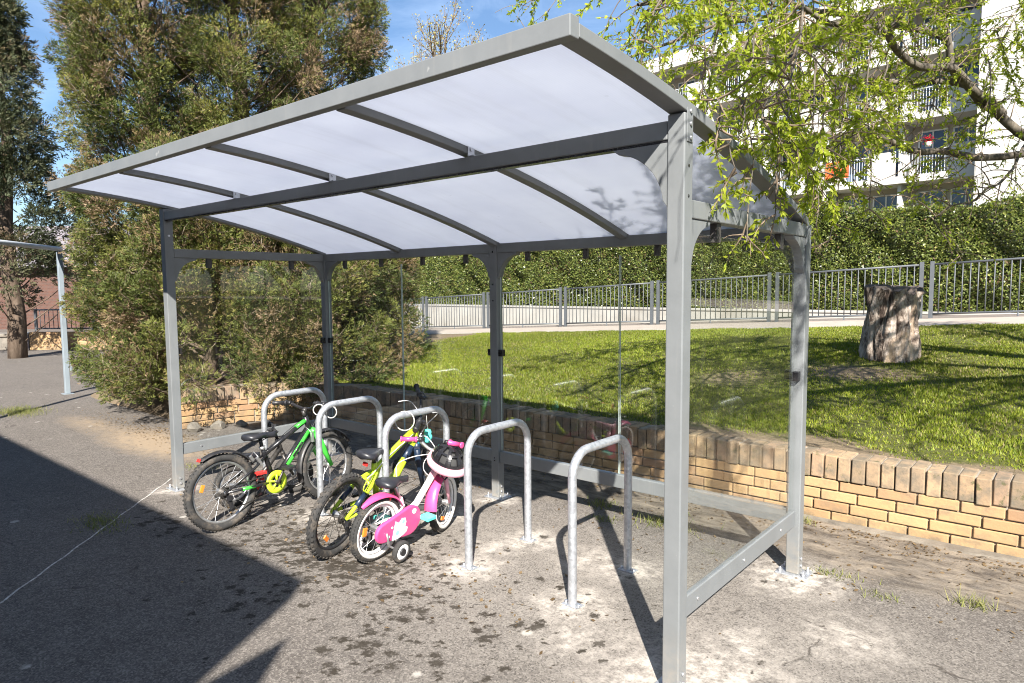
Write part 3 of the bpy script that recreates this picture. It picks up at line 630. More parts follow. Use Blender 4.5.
# glazing
zg0, zg1 = LT + .004, 1.800
spans = [(-L + w + .012, -3.300), (-3.288, XM - w - .012), (XM + .012, -1.166), (-1.154, -w - .012)]
for a, b in spans:
    mb = MB(); mb.bx(a, b, yy - .003, yy + .003, zg0, zg1); g_ = mb.build('glass_pane', M['glass'], sh)
    for xe in (a - .0012, b + .0012):
        mb = MB(); mb.bx(xe - .0010, xe + .0010, yy - .004, yy + .004, zg0, zg1); mb.build('glass_edge', M['glass_edge'], g_)
    for xx in (a + .26, b - .26):
        mb = MB(); mb.bx(xx - .018, xx + .018, yy - .012, yy + .012, 1.785, RB - .001); mb.build('hanger', M['hanger'], g_, .002)
for x0 in (-w / 2, -L + w / 2):
    mb = MB(); mb.bx(x0 - .003, x0 + .003, w + .020, D - .020, zg0, zg1); g_ = mb.build('glass_pane', M['glass'], sh)
    for yc in (.36, 1.12):
        mb = MB(); mb.bx(x0 - .016, x0 + .016, yc - .02, yc + .02, 1.775, RB - .001); mb.build('hanger', M['hanger'], g_, .002)
    for yc in (w + .014, D - .014):
        mb = MB(); mb.bx(x0 - .018, x0 + .018, yc - .022, yc + .022, 1.085, 1.135); mb.build('glass_clamp', M['black_paint'], g_, .003)
for xx in (-w - .016, XM + .016, XM - w - .016, -L + w + .016):
    mb = MB(); mb.bx(xx - .022, xx + .022, yy - .020, yy + .016, 1.085, 1.135); mb.build('glass_clamp', M['black_paint'], sh, .003)
# glazing edge trim (greenish glass edges catching light)
# ------------------------------------------------------------------ bike stands
def hoop_path(l=.5428, h=.776, r=.13):
    p = [(0, 0, 0), (0, 0, h - r)]
    for i in range(1, 9): a = i / 8 * math.pi / 2; p.append((0, r - r * math.cos(a), h - r + r * math.sin(a)))
    for i in range(0, 9): a = i / 8 * math.pi / 2; p.append((0, l - r + r * math.sin(a), h - r + r * math.cos(a)))
    p.append((0, l, 0)); return p
hl = ['bare galvanised hoop stand nearest the front shelter post, rightmost of five', 'bare galvanised hoop stand between the pink bicycle and the rightmost hoop', 'galvanised hoop stand behind the pink bicycle with a white cable lock', 'galvanised hoop stand between the green bicycle and the yellow bicycle', 'farthest galvanised hoop stand, behind the saddle of the green bicycle']
proto = thing('bike_stand', hl[0], 'bike stand', (-.77, .388, 0), group='hoop stands under the shelter')
mb = MB(); mb.tube(hoop_path(), .0225, 20, False); tb = mb.build('hoop_tube', M['galv'], proto)
for yy2 in (0, .5428):
    mb = MB(); mb.bx(-.05, .05, yy2 - .03, yy2 + .03, .0, .006); fp = mb.build('foot_plate', M['galv'], proto, .003)
    bo = MB()
    for sx in (-.038, .038): bo.disc((sx, yy2, .010), (0, 0, 1), .009, .010, 6)
    bo.build('bolts', M['zinc'], fp)
mb = MB(); mb.disc((.0221, .045, .715), (1, -.5, .5), .006, .003, 10); mb.build('vent_hole', M['black_paint'], proto)
stands = [proto]
for i in range(1, 5):
    c = copy_tree(proto); c.location = (-.77 - .7245 * i, .392, 0); c['label'] = hl[i]; stands.append(c)
# ------------------------------------------------------------------ bicycles
# local axes: x right, y forward, z up, origin at the rear tyre's contact
class XB(MB):
    def xf(s, Mx):
        if Mx is not None: s.v = [tuple(Mx @ Vector(p)) for p in s.v]
        return s
def wheel(root, c, Rw, tr, Mx=None, rim=None, white=False, nsp=20, knob=False, hubr=.016, hubw=.09, spoke=None):
    c = Vector(c); ax = (1, 0, 0)
    mb = XB(); rr = Rw - 2 * tr + .004
    mb.lathe([(rr, -.010), (rr, .010), (rr - .016, .007), (rr - .016, -.007)], c, ax, 48, True)
    wh = mb.xf(Mx).build('wheel', rim or M['alu'], root)
    mb = XB(); mb.lathe([(Rw - tr + tr * math.cos(t), tr * 1.02 * math.sin(t)) for t in np.linspace(0, 2 * math.pi, 14, endpoint=False)], c, ax, 56, True)
    if knob:
        for j in range(46):
            for q, off in ((-1, 0), (0, .5), (1, 0)):
                a = (j + off) / 46 * 2 * math.pi; b = q * .78
                rad = Rw - tr + (tr + .001) * math.cos(b); p = c + Vector((math.sin(b) * tr * 1.05, math.cos(a) * rad, math.sin(a) * rad))
                mb.box(p, (.012, .013, .008), Matrix.Rotation(a - math.pi / 2, 3, 'X') @ Matrix.Rotation(b, 3, 'Y'))
    else:
        for j in range(60):
            for q in (-.5, .5):
                a = (j + q * .5) / 60 * 2 * math.pi; rad = Rw - .001; p = c + Vector((q * tr * .95, math.cos(a) * rad, math.sin(a) * rad))
                mb.box(p, (.010, .010, .006), Matrix.Rotation(a - math.pi / 2, 3, 'X'))
    mb.xf(Mx).build('tyre', M['rubber'], wh)
    if white:
        for sd in (-1, 1):
            mb = XB(); mb.lathe([(rr - .002, sd * tr * .62), (rr + .35 * tr, sd * tr * .99), (rr + .85 * tr, sd * tr * 1.06), (rr + .75 * tr, sd * tr * .8), (rr, sd * tr * .45)], c, ax, 48, True); mb.xf(Mx).build('white_sidewall', M['white_rubber'], wh)
    mb = XB(); mb.tube([c - Vector((hubw / 2, 0, 0)), c - Vector((hubw / 2 - .012, 0, 0)), c, c + Vector((hubw / 2 - .012, 0, 0)), c + Vector((hubw / 2, 0, 0))], [hubr * .5, hubr * 1.5, hubr, hubr * 1.5, hubr * .5], 12); mb.xf(Mx).build('hub', M['alu'], wh)
    mb = XB()
    for j in range(nsp):
        sd = 1 if j % 2 else -1; a = 2 * math.pi * j / nsp; a2 = a + (.5 if (j // 2) % 2 else -.5)
        mb.tube([c + Vector((sd * (hubw / 2 - .014), math.cos(a2) * hubr * 1.4, math.sin(a2) * hubr * 1.4)), c + Vector((0, math.cos(a) * (rr - .008), math.sin(a) * (rr - .008)))], .0016, 5, False)
    mb.xf(Mx).build('spokes', spoke or M['alu'], wh)
    return wh
def steer_mat(top, bot, ang):
    a = Vector(top) - Vector(bot); return Matrix.Translation(Vector(bot)) @ Matrix.Rotation(ang, 4, a.normalized()) @ Matrix.Translation(-Vector(bot))
def mudguard(root, c, Rw, a0, a1, wd, mat, Mx=None, n=22, taper=0, dome=.012, label='mudguard'):
    mb = XB(); vs = []; fs = []; prof = 5
    for i in range(n + 1):
        u = i / n; a = a0 + (a1 - a0) * u; ww = wd * (1 - taper * max(0, (u - .55) / .45) ** 1.5)
        for layer in (0, .003):
            for q in range(prof):
                s_ = (q / (prof - 1) - .5) * 2; rad = Rw + layer - dome * s_ * s_
                vs.append((c[0] + s_ * ww, c[1] + math.cos(a) * rad, c[2] + math.sin(a) * rad))
    m = prof * 2
    for i in range(n):
        for q in range(prof - 1):
            b = i * m + q; fs.append((b, b + 1, b + m + 1, b + m)); b += prof; fs.append((b, b + m, b + m + 1, b + 1))
        for q in (0, prof - 1):
            b = i * m + q; fs.append((b, b + m, b + m + prof, b + prof))
    mb.add(vs, fs, True); return mb.xf(Mx).build(label, mat, root)
def saddle(root, p, ln=.24, wr=.075, wf=.02, tilt=0.05, mat=None):
    # p = centre of the top; nose forward
    vs = []; ny, nx = 14, 10; p = Vector(p)
    for i in range(ny + 1):
        u = i / ny; y = (u - .42) * ln; wv = wr * (1 - sstep(.22, .72, u)) + wf * sstep(.22, .72, u); wv *= (1 - (max(0, .12 - u) / .12) ** 2 * .5) * (1 - (max(0, u - .92) / .08) ** 2 * .6)
        zz = .012 * math.cos((u - .1) * 3) + y * tilt
        for q in range(nx + 1):
            s_ = q / nx * 2 - 1; vs.append(p + Vector((wv * math.sin(s_ * 1.45) / math.sin(1.45), y, zz - .030 * abs(s_) ** 3 - .004)))
        for q in range(nx + 1):
            s_ = 1 - q / nx * 2; vs.append(p + Vector((wv * .92 * math.sin(s_ * 1.45) / math.sin(1.45), y, zz - .036 - .012 * (1 - abs(s_)))))
    m = 2 * (nx + 1); fs = [(j * m + q, j * m + (q + 1) % m, (j + 1) * m + (q + 1) % m, (j + 1) * m + q) for j in range(ny) for q in range(m)]
    fs += [tuple(range(m - 1, -1, -1)), tuple(ny * m + q for q in range(m))]
    mb = XB(); mb.add(vs, fs, True); s_ = mb.build('saddle', mat or M['saddle'], root)
    mb = XB()
    for sx in (-.02, .02): mb.tube([p + Vector((sx, -.07, -.04)), p + Vector((sx, 0, -.058)), p + Vector((sx * .6, .09, -.036))], .0035, 6)
    mb.build('saddle_rails', M['dark_steel'], s_); return s_
def crank(root, bb, ln, ang, ring, ringmat, pedmat, w_=.065):
    bb = Vector(bb); mb = XB(); mb.tube([bb - Vector((.05, 0, 0)), bb + Vector((.05, 0, 0))], .016, 12)
    for sd in (1, -1):
        a = ang if sd > 0 else ang + math.pi; e = bb + Vector((sd * .062, math.cos(a) * ln, math.sin(a) * ln)); mb.tube([bb + Vector((sd * .05, 0, 0)), bb + Vector((sd * .055, 0, 0)), e], [.012, .011, .008], 8)
    cr = mb.build('crank', M['dark_steel'], root)
    for sd in (1, -1):
        a = ang if sd > 0 else ang + math.pi; e = bb + Vector((sd * (.062 + .045), math.cos(a) * ln, math.sin(a) * ln))
        mb = XB(); mb.box(e, (.08, .062, .018)); mb.box(e + Vector((0, .034, 0)), (.076, .006, .024)); mb.box(e - Vector((0, .034, 0)), (.076, .006, .024)); mb.tube([e - Vector((sd * .045, 0, 0)), e + Vector((sd * .03, 0, 0))], .007, 8); mb.build('pedal', pedmat, cr, .003)
    if ring:
        mb = XB(); mb.lathe([(ring * .5, .030), (ring, .030), (ring, .036), (ring * .5, .036)], bb, (1, 0, 0), 36, True)
        for j in range(5):
            a = j * 2 * math.pi / 5 + .3; mb.tube([bb + Vector((.034, 0, 0)), bb + Vector((.034, math.cos(a) * ring * .7, math.sin(a) * ring * .7))], .008, 6)
        mb.build('chainring_guard', ringmat, cr)
        mb = XB(); mb.lathe([(ring * .55, .018), (ring * .9, .018), (ring * .9, .022), (ring * .55, .022)], bb, (1, 0, 0), 36, True); mb.build('chainring', M['dark_steel'], cr)
    return cr
def handlebar(root, p, hw, rise, Mx, mat, gripmat, back=.05, grip=.10, brake=True, barr=.0105):
    p = Vector(p); pts = [p + Vector((x, -back * (abs(x) / hw) ** 1.5, rise * sstep(.12, .62, abs(x) / hw))) for x in np.linspace(-hw, hw, 25)]
    mb = XB(); mb.tube(pts, barr, 10); hb = mb.xf(Mx).build('handlebar', mat, root)
    for sd in (-1, 1):
        e = p + Vector((sd * hw, -back, rise)); i_ = p + Vector((sd * (hw - grip), -back * .6, rise)); d = (e - i_)
        mb = XB(); mb.tube([i_ - d * .04, i_, i_ + d * .08, i_ + d * .1, e - d * .06, e - d * .05, e + d * .03, e + d * .05], [.012, .021, .021, .0155, .0155, .020, .020, .010], 12); mb.xf(Mx).build('grip', gripmat, hb)
        if brake:
            mb = XB(); b = i_ - d * .15; mb.tube([b - d * .2, b + d * .05], .0145, 10); mb.box(b + Vector((0, .02, -.006)), (.024, .035, .018)); mb.tube([b + Vector((0, .035, -.008)), b + d * .25 + Vector((0, .055, -.014)), b + d * .95 + Vector((0, .042, -.02))], [.006, .006, .005], 8); mb.xf(Mx).build('brake_lever', M['black'], hb)
    return hb
def cable(root, pts, r, mat, name='brake_cable', Mx=None):
    P_ = [Vector(q) for q in pts]; out = []
    for i in range(len(P_) - 1):     # Catmull-Rom
        a, b, c, d = P_[max(i - 1, 0)], P_[i], P_[i + 1], P_[min(i + 2, len(P_) - 1)]
        for t in (0, .2, .4, .6, .8): out.append(.5 * ((2 * b) + (c - a) * t + (2 * a - 5 * b + 4 * c - d) * t * t + (3 * b - a - 3 * c + d) * t ** 3))
    out.append(P_[-1]); mb = XB(); mb.tube(out, r, 8); return mb.xf(Mx).build(name, mat, root)
def fork(root, axle, crown, mat, Mx, spread=.05, r=.013, steer_top=None, tyre_top=0):
    mb = XB(); axle = Vector(axle); crown = Vector(crown)
    for sd in (-1, 1): mb.tube([crown + Vector((sd * spread * .95, 0, 0)), crown.lerp(axle, .45) + Vector((sd * spread, -.004, 0)), axle + Vector((sd * spread * .95, 0, 0))], [r * 1.3, r * 1.15, r * .8], 10)
    mb.tube([crown + Vector((-spread, 0, 0)), crown + Vector((0, -.003, .012)), crown + Vector((spread, 0, 0))], [r * 1.3, r * 1.5, r * 1.3], 10)
    if steer_top is not None: mb.tube([crown, steer_top], .0135, 10)
    return mb.xf(Mx).build('fork', mat, root)
def rear_gear(root, Rw, bb, ring):
    c = Vector((.038, 0, Rw)); mb = XB()
    for j, r in enumerate((.042, .037, .032, .027, .023, .020)): mb.lathe([(.014, j * .004), (r, j * .004), (r, j * .004 + .002), (.014, j * .004 + .002)], c - Vector((.012, 0, 0)), (1, 0, 0), 24, True)
    cs = mb.build('cassette', M['dark_steel'], root)
    mb = XB(); a = c + Vector((.008, .006, -.02)); mb.box(a + Vector((.012, .015, -.018)), (.028, .03, .03)); mb.disc(a + Vector((.004, .018, -.045)), (1, 0, 0), .017, .010, 12); mb.disc(a + Vector((.004, .032, -.085)), (1, 0, 0), .017, .010, 12); mb.prism([a + Vector((.010, .005, -.04)), a + Vector((.010, .03, -.04)), a + Vector((.010, .045, -.09)), a + Vector((.010, .022, -.095))], (0, 0, 0), (.004, 0, 0)); mb.build('derailleur', M['black'], root)
    mb = XB(); b = Vector(bb) + Vector((.028, 0, 0)); ch = [c + Vector((0, -.030, .0)), c + Vector((0, 0, .030)), b + Vector((0, 0, ring * .88)), b + Vector((0, ring * .88, 0)), b + Vector((0, 0, -ring * .88)), a + Vector((.004, .03, -.10)), a + Vector((.004, .01, -.05)), c + Vector((0, -.02, -.02)), c + Vector((0, -.030, 0))]
    mb.tube(ch, .0045, 6, False); mb.build('chain', M['dark_steel'], root)
def reflector(root, c, Rw, ang, rad, mat, Mx=None, sz=(.008, .05, .026)):
    mb = XB(); p = Vector(c) + Vector((.012, math.cos(ang) * rad, math.sin(ang) * rad)); mb.box(p, sz, Matrix.Rotation(ang + math.pi / 2, 3, 'X')); return mb.xf(Mx).build('spoke_reflector', mat, root, .003)

# --- 1: black and green bicycle with mudguards ---------------------------
b1 = thing('bicycle', 'black and bright green child bicycle with black mudguards and a neon chain guard, farthest left', 'bicycle', (-3.191, -.196, 0), (0, R_(-2), R_(3.5)), group='children bicycles in the shelter')
Rw = .255; wb = .862; bb = (0, .395, .235); hd0 = (0, .722, .545); hd1 = (0, .684, .655); ra = (0, 0, Rw); fa_ = (0, wb, Rw)
Ms = steer_mat(hd1, hd0, R_(5))
wheel(b1, ra, Rw, .026); wheel(b1, fa_, Rw, .026, Ms)
mb = XB(); sc = Vector((0, .330, .450))
mb.tube([Vector(bb), sc, Vector((0, .318, .495))], [.019, .016, .016], 12); mb.tube([sc + Vector((0, 0, -.01)), Vector((0, .69, .625))], .0165, 12); mb.tube([Vector(bb), Vector((0, .712, .575))], .021, 12); mb.tube([Vector(hd0), Vector(hd1)], .021, 14); mb.tube([Vector(bb) - Vector((.035, 0, 0)), Vector(bb) + Vector((.035, 0, 0))], .022, 14)
for sd in (-1, 1):
    mb.tube([Vector((sd * .020, .36, .24)), Vector((sd * .048, .24, .247)), Vector((sd * .052, 0, Rw))], [.011, .010, .008], 10); mb.tube([Vector((sd * .018, .332, .435)), Vector((sd * .048, .22, .37)), Vector((sd * .052, 0, Rw))], [.009, .0095, .008], 10)
fr = mb.build('frame', M['black_paint'], b1)
A, B = Vector(bb), Vector((0, .712, .575)); mb = XB(); mb.tube([A.lerp(B, .30) + Vector((0, .010, -.005)), A.lerp(B, .95) + Vector((0, .010, -.005))], .0255, 12); mb.build('down_tube_panel', M['green_paint'], fr)
mb = XB(); mb.tube([A.lerp(B, .45) + Vector((0.0175, .010, -.004)), A.lerp(B, .72) + Vector((.0175, .010, -.004))], .0100, 10); mb.build('frame_decal', M['black_paint'], fr)
mb = XB(); mb.tube([Vector((0, .60, .585)), Vector((0, .685, .623))], .0172, 12); mb.build('top_tube_end', M['green_paint'], fr)
mb = XB(); mb.tube([Vector((.050, .12, .250)), Vector((.046, .22, .246))], .0115, 10); mb.build('chainstay_panel', M['green_paint'], fr)
mb = XB(); mb.tube([(0, .318, .48), (0, .303, .565)], .0125, 12); mb.build('seat_post', M['black'], b1); mb = XB(); mb.lathe([(.0205, -.012), (.0205, .012), (.0150, .012), (.0150, -.012)], (0, .318, .490), (0, -.1, 1), 16, True); mb.build('seat_clamp', M['alu'], b1)
saddle(b1, (0, .29, .60), .25, .075, .021, .03)
fork(b1, fa_, (0, .735, .530), M['green_paint'], Ms, .052, .0195)
mb = XB(); mb.tube([hd1, (0, .672, .70)], .015, 12); mb.tube([(0, .672, .692), (0, .70, .712)], .018, 12); mb.build('stem', M['black'], b1)
handlebar(b1, (0, .705, .712), .275, .045, Ms, M['black_paint'], M['black'], .07, .11)
mudguard(b1, ra, Rw + .022, R_(38), R_(120), .032, M['black'], None, 26, .25); mudguard(b1, fa_, Rw + .022, R_(75), R_(196), .030, M['black'], Ms, 26, .1); mudguard(b1, fa_, Rw + .022, R_(28), R_(74), .030, M['black'], Ms, 14, .4)
mb = XB(); mb.box((0, -.143, .497), (.034, .010, .022), Matrix.Rotation(R_(-30), 3, 'X')); mb.build('tail_reflector', M['red'], b1, .003)
crank(b1, bb, .115, R_(62), .082, M['neon'], M['black']); rear_gear(b1, Rw, bb, .07); reflector(b1, ra, Rw, R_(158), .150, M['orange']); reflector(b1, fa_, Rw, R_(290), .150, M['orange'], Ms)
mb = XB()
for sd in (-1, 1): mb.box((sd * .040, .265, .41), (.020, .018, .075), Matrix.Rotation(R_(30), 3, 'X'))
mb.tube([(-.045, .255, .445), (0, .25, .475), (.045, .255, .445)], .004, 6); mb.build('rim_brake', M['alu'], b1, .003)
mb = XB()
for sd in (-1, 1): mb.box((sd * .046, .700, .500), (.018, .020, .075))
mb.tube([(-.046, .69, .54), (0, .685, .575), (.046, .69, .54)], .004, 6); mb.xf(Ms).build('rim_brake', M['alu'], b1, .003)
mb = XB(); mb.tube([(-.03, .33, .22), (-.075, .28, .12), (-.13, .26, .012)], [.010, .008, .008], 8); mb.build('kickstand', M['dark_steel'], b1)
cable(b1, [(.12, .68, .74), (.09, .76, .72), (.02, .77, .62), (.01, .715, .54)], .0025, M['black'], Mx=Ms); cable(b1, [(-.12, .68, .74), (-.10, .75, .70), (-.03, .72, .64), (-.018, .60, .60), (-.015, .36, .47)], .0025, M['black'])
# --- 2: lime mountain bicycle ---------------------------------------------
b2 = thing('bicycle', 'lime yellow child mountain bicycle with knobbly tyres, leaning between the green and the pink bicycle', 'bicycle', (-2.255, .006, 0), (0, R_(12), R_(15)), group='children bicycles in the shelter')
Rw = .258; wb = .88; bb = (0, .375, .245); hd0 = (0, .735, .560); hd1 = (0, .695, .690); ra = (0, 0, Rw); fa_ = (0, wb, Rw); Ms = steer_mat(hd1, hd0, R_(-56))
wheel(b2, ra, Rw, .026, knob=True, rim=M['black'], spoke=M['dark_steel']); wheel(b2, fa_, Rw, .026, Ms, knob=True, rim=M['black'], spoke=M['dark_steel'])
mb = XB(); sc = Vector((0, .295, .470))
mb.tube([Vector(bb), sc, Vector((0, .280, .525))], [.021, .019, .017], 12); mb.tube([sc, Vector((0, .50, .565)), Vector((0, .708, .66))], [.020, .022, .024], 12); mb.tube([Vector(bb), Vector((0, .56, .37)), Vector((0, .725, .59))], [.026, .028, .024], 12); mb.tube([Vector(hd0), Vector(hd1)], .024, 14); mb.tube([Vector(bb) - Vector((.036, 0, 0)), Vector(bb) + Vector((.036, 0, 0))], .024, 14)
for sd in (-1, 1):
    mb.tube([Vector((sd * .022, .34, .25)), Vector((sd * .054, .22, .252)), Vector((sd * .058, 0, Rw))], [.014, .014, .010], 10); mb.tube([Vector((sd * .018, .297, .455)), Vector((sd * .054, .20, .40)), Vector((sd * .058, 0, Rw))], [.014, .016, .011], 10)
mb.tube([(-.054, .20, .402), (0, .225, .43), (.054, .20, .402)], .010, 8)
mb.prism([(-.005, .30, .46), (-.005, .37, .50), (-.005, .335, .37)], (0, 0, 0), (.01, 0, 0))
fr = mb.build('frame', M['lime_paint'], b2)
mb = XB()
for sd in (-1, 1):
    mb = XB(); mb.tube([Vector((sd * .0555, .155, .370)), Vector((sd * .0575, .075, .312))], .0165, 10); mb.build('navy_decal', M['navy'], fr)
    mb = XB(); mb.tube([Vector((sd * .0555, .19, .2525)), Vector((sd * .057, .09, .255))], .0138, 10); mb.build('navy_decal', M['navy'], fr)
mb = XB(); mb.tube([(0, .62, .448), (0, .69, .54)], .0275, 12); mb.build('navy_decal', M['navy'], fr)
mb = XB(); mb.tube([(0, .280, .52), (0, .262, .585)], .0135, 12); mb.build('seat_post', M['black'], b2); saddle(b2, (0, .245, .615), .26, .07, .02, .0)
fork(b2, fa_, (0, .752, .545), M['navy'], Ms, .058, .018)
mb = XB(); mb.tube([hd1, (0, .682, .735)], .016, 12); mb.tube([(0, .682, .728), (0, .72, .752)], .019, 12); mb.build('stem', M['black'], b2)
handlebar(b2, (0, .722, .752), .285, .075, Ms, M['black_paint'], M['black'], .06, .11)
crank(b2, bb, .12, R_(-20), .078, M['dark_steel'], M['black']); rear_gear(b2, Rw, bb, .078); reflector(b2, ra, Rw, R_(225), .15, M['orange']); 
cable(b2, [(-.16, .70, .81), (-.12, .80, .80), (-.02, .80, .70), (.02, .66, .64), (.02, .40, .54), (.03, .24, .47), (.03, .19, .45)], .003, M['white_paint'])
cable(b2, [(.12, .70, .81), (.10, .80, .78), (.03, .80, .68), (.02, .745, .60)], .003, M['white_paint'])
cable(b2, [(.03, .26, .46), (.06, .16, .47), (.075, .10, .42), (.07, .17, .37), (.06, .21, .36)], .0035, M['neon'], 'gear_cable')
mb = XB(); mb.box((0, .19, .535), (.034, .012, .024)); mb.build('tail_reflector', M['red'], b2, .003)
# --- 3: pink bicycle with training wheels -----------------------------------
b3 = thing('bicycle', 'small pink child bicycle with white sidewall tyres, a training wheel and a pink chain case', 'bicycle', (-2.005, .118, 0), (0, R_(7.5), R_(5)), group='children bicycles in the shelter')
Rw = .195; wb = .600; bb = (0, .238, .195); hd0 = (0, .515, .425); hd1 = (0, .480, .535); ra = (0, 0, Rw); fa_ = (0, wb, Rw); Ms = steer_mat(hd1, hd0, R_(18))
wheel(b3, ra, Rw, .024, white=True, nsp=18, rim=M['white_paint']); wheel(b3, fa_, Rw, .024, Ms, white=True, nsp=18, rim=M['white_paint'])
mb = XB(); mb.tube([Vector(bb) + Vector((0, -.01, .02)), Vector((0, .33, .26)), Vector((0, .505, .46))], [.020, .021, .021], 14); mb.tube([Vector(bb), Vector((0, .180, .32))], [.017, .016], 12); mb.tube([Vector(hd0), Vector(hd1)], .020, 14); mb.tube([Vector(bb) - Vector((.034, 0, 0)), Vector(bb) + Vector((.034, 0, 0))], .020, 12)
for sd in (-1, 1):
    mb.tube([Vector((sd * .018, .235, .20)), Vector((sd * .046, .14, .198)), Vector((sd * .050, 0, Rw))], [.010, .009, .007], 8); mb.tube([Vector((sd * .016, .205, .29)), Vector((sd * .044, .12, .26)), Vector((sd * .050, 0, Rw))], [.008, .008, .007], 8)
fr = mb.build('frame', M['white_paint'], b3)
mb = XB(); mb.tube([(0, .207, .265), (0, .178, .335)], .0185, 12); mb.build('pink_frame_panel', M['pale_pink'], fr); mb = XB(); mb.tube([(0, .455, .405), (0, .512, .468)], .0225, 12); mb.build('pink_frame_panel', M['pale_pink'], fr)
mb = XB(); mb.tube([(0, .180, .32), (0, .125, .445)], .0125, 12); mb.build('seat_post', M['alu'], b3); saddle(b3, (0, .100, .482), .23, .072, .022, .02)
mb = XB(); mb.tube([(0, .12, .385), (0, .085, .37)], .006, 6); mb.box((0, .075, .375), (.05, .012, .035)); mb.build('tail_reflector', M['red'], b3, .003)
fork(b3, fa_, (0, .527, .412), M['pale_pink'], Ms, .046, .012)
mb = XB(); mb.tube([hd1, (0, .468, .58)], .012, 12); mb.tube([(0, .468, .575), (0, .482, .585)], .016, 12); mb.build('stem', M['alu'], b3)
handlebar(b3, (0, .485, .572), .208, .072, Ms, M['alu'], M['pink'], .075, .095)
mudguard(b3, ra, Rw + .020, R_(30), R_(128), .040, M['pink'], None, 26, .75, .016); mudguard(b3, fa_, Rw + .018, R_(78), R_(178), .040, M['pink'], Ms, 26, -.1, .014); mudguard(b3, fa_, Rw + .018, R_(40), R_(77), .036, M['pink'], Ms, 12, .4, .014)
crank(b3, bb, .088, R_(8), 0, None, M['teal'])
def hull(c0, r0, c1, r1, n=14):
    (y0, z0), (y1, z1) = c0, c1; d = math.hypot(y1 - y0, z1 - z0); th = math.atan2(z1 - z0, y1 - y0); al = math.acos((r0 - r1) / d); P_ = []
    for i in range(n + 1): a = th + al + (2 * math.pi - 2 * al) * i / n; P_.append((y0 + r0 * math.cos(a), z0 + r0 * math.sin(a)))
    for i in range(n + 1): a = th - al + 2 * al * i / n; P_.append((y1 + r1 * math.cos(a), z1 + r1 * math.sin(a)))
    return P_
mb = XB(); mb.prism([(.056, y, z) for y, z in hull((-.015, .195), .060, (.20, .212), .094)], (0, 0, 0), (.026, 0, 0)); cc = mb.build('chain_case', M['pink'], b3, .010, 3)
mb = XB(); mb.prism([(.0825, y, z) for y, z in [(.050, .132), (.060, .197), (.070, .247), (.100, .229), (.123, .252), (.150, .247), (.160, .219), (.152, .197), (.175, .182), (.170, .157), (.140, .142), (.095, .131)]], (0, 0, 0), (.0025, 0, 0)); mb.build('decal', M['pale_art'], cc)
mb = XB(); mb.disc((.0833, .225, .268), (1, 0, 0), .017, .003, 16); mb.disc((.0833, .02, .165), (1, 0, 0), .009, .003, 12); mb.disc((.0833, .045, .215), (1, 0, 0), .007, .003, 12); mb.build('white_dots', M['white_paint'], cc)
mb = XB(); mb.disc((.084, .135, .228), (1, 0, 0), .012, .0035, 12); mb.disc((.084, .09, .17), (1, 0, 0), .014, .0035, 12); mb.build('teal_dots', M['pale_teal'], cc)
for sd, dz in ((1, 0), (-1, 0)):
    # the stabiliser arm comes down from the axle; in the leaning pose only the right one touches
    cx = sd * .158; cz = .062 + (.030 if sd > 0 else -.0) ; cy = .055
    mb = XB(); mb.tube([(sd * .086, .0, Rw), (sd * .096, .0, Rw - .03), (sd * .100, .01, .12), (sd * .108, .035, cz + .01), (sd * .125, cy, cz), (cx, cy, cz)], .0065, 8); arm = mb.build('stabiliser_arm', M['alu'], b3)
    mb = XB(); mb.lathe([(.038, -.016), (.060, -.016), (.064, -.008), (.064, .008), (.060, .016), (.038, .016)], (cx, cy, cz), (1, 0, 0), 32, True); tw = mb.build('training_wheel', M['rubber'], b3)
    mb = XB(); mb.lathe([(.020, -.015), (.0465, -.0165), (.0465, .0165), (.020, .015)], (cx, cy, cz), (1, 0, 0), 32, True); mb.build('disc', M['white_paint'], tw)
    mb = XB(); mb.disc((cx, cy, cz), (1, 0, 0), .021, .040, 20); mb.build('hub_cap', M['black'], tw)
reflector(b3, ra, Rw, R_(172), .105, M['orange'], None, (.010, .05, .03)); reflector(b3, fa_, Rw, R_(250), .105, M['orange'], Ms)
cable(b3, [(-.13, .455, .64), (-.10, .545, .64), (-.03, .56, .55), (.0, .535, .48), (.005, .54, .43)], .0028, M['white_paint'], Mx=Ms); cable(b3, [(.13, .455, .64), (.06, .57, .62), (-.06, .54, .53), (-.15, .43, .50), (-.16, .30, .47), (-.05, .21, .40)], .0028, M['white_paint'])
cable(b3, [(.02, .50, .57), (-.07, .47, .50), (-.08, .47, .42), (-.02, .51, .37), (.02, .52, .40), (.0, .5, .47)], .0028, M['white_paint'])
mb = XB(); mb.disc((-.11, .475, .625), (0, -.3, 1), .020, .020, 16); mb.xf(Ms).build('bell', M['cyan'], b3, .004)
# --- 4: little red bicycle, mostly hidden behind the green one ----------------
b4 = thing('bicycle', 'little red child bicycle mostly hidden behind the rear wheel of the green bicycle', 'bicycle', (-3.60, .10, 0), (0, R_(-6), R_(-4)), group='children bicycles in the shelter')
Rw = .150; wb = .47; bb = (0, .17, .15); hd0 = (0, .39, .335); hd1 = (0, .365, .44); ra = (0, 0, Rw); fa_ = (0, wb, Rw); Ms = steer_mat(hd1, hd0, R_(-28))
wheel(b4, ra, Rw, .022, nsp=16); wheel(b4, fa_, Rw, .022, Ms, nsp=16, rim=M['dark_steel'])
mb = XB(); mb.tube([Vector(bb), (0, .27, .24), (0, .385, .37)], .019, 12); mb.tube([Vector(bb), (0, .12, .29)], .016, 12); mb.tube([hd0, hd1], .018, 12)
for sd in (-1, 1): mb.tube([(sd * .016, .16, .15), (sd * .045, .08, .15), (sd * .048, 0, Rw)], .010, 8); mb.tube([(sd * .014, .125, .27), (sd * .04, .07, .22), (sd * .048, 0, Rw)], .008, 8)
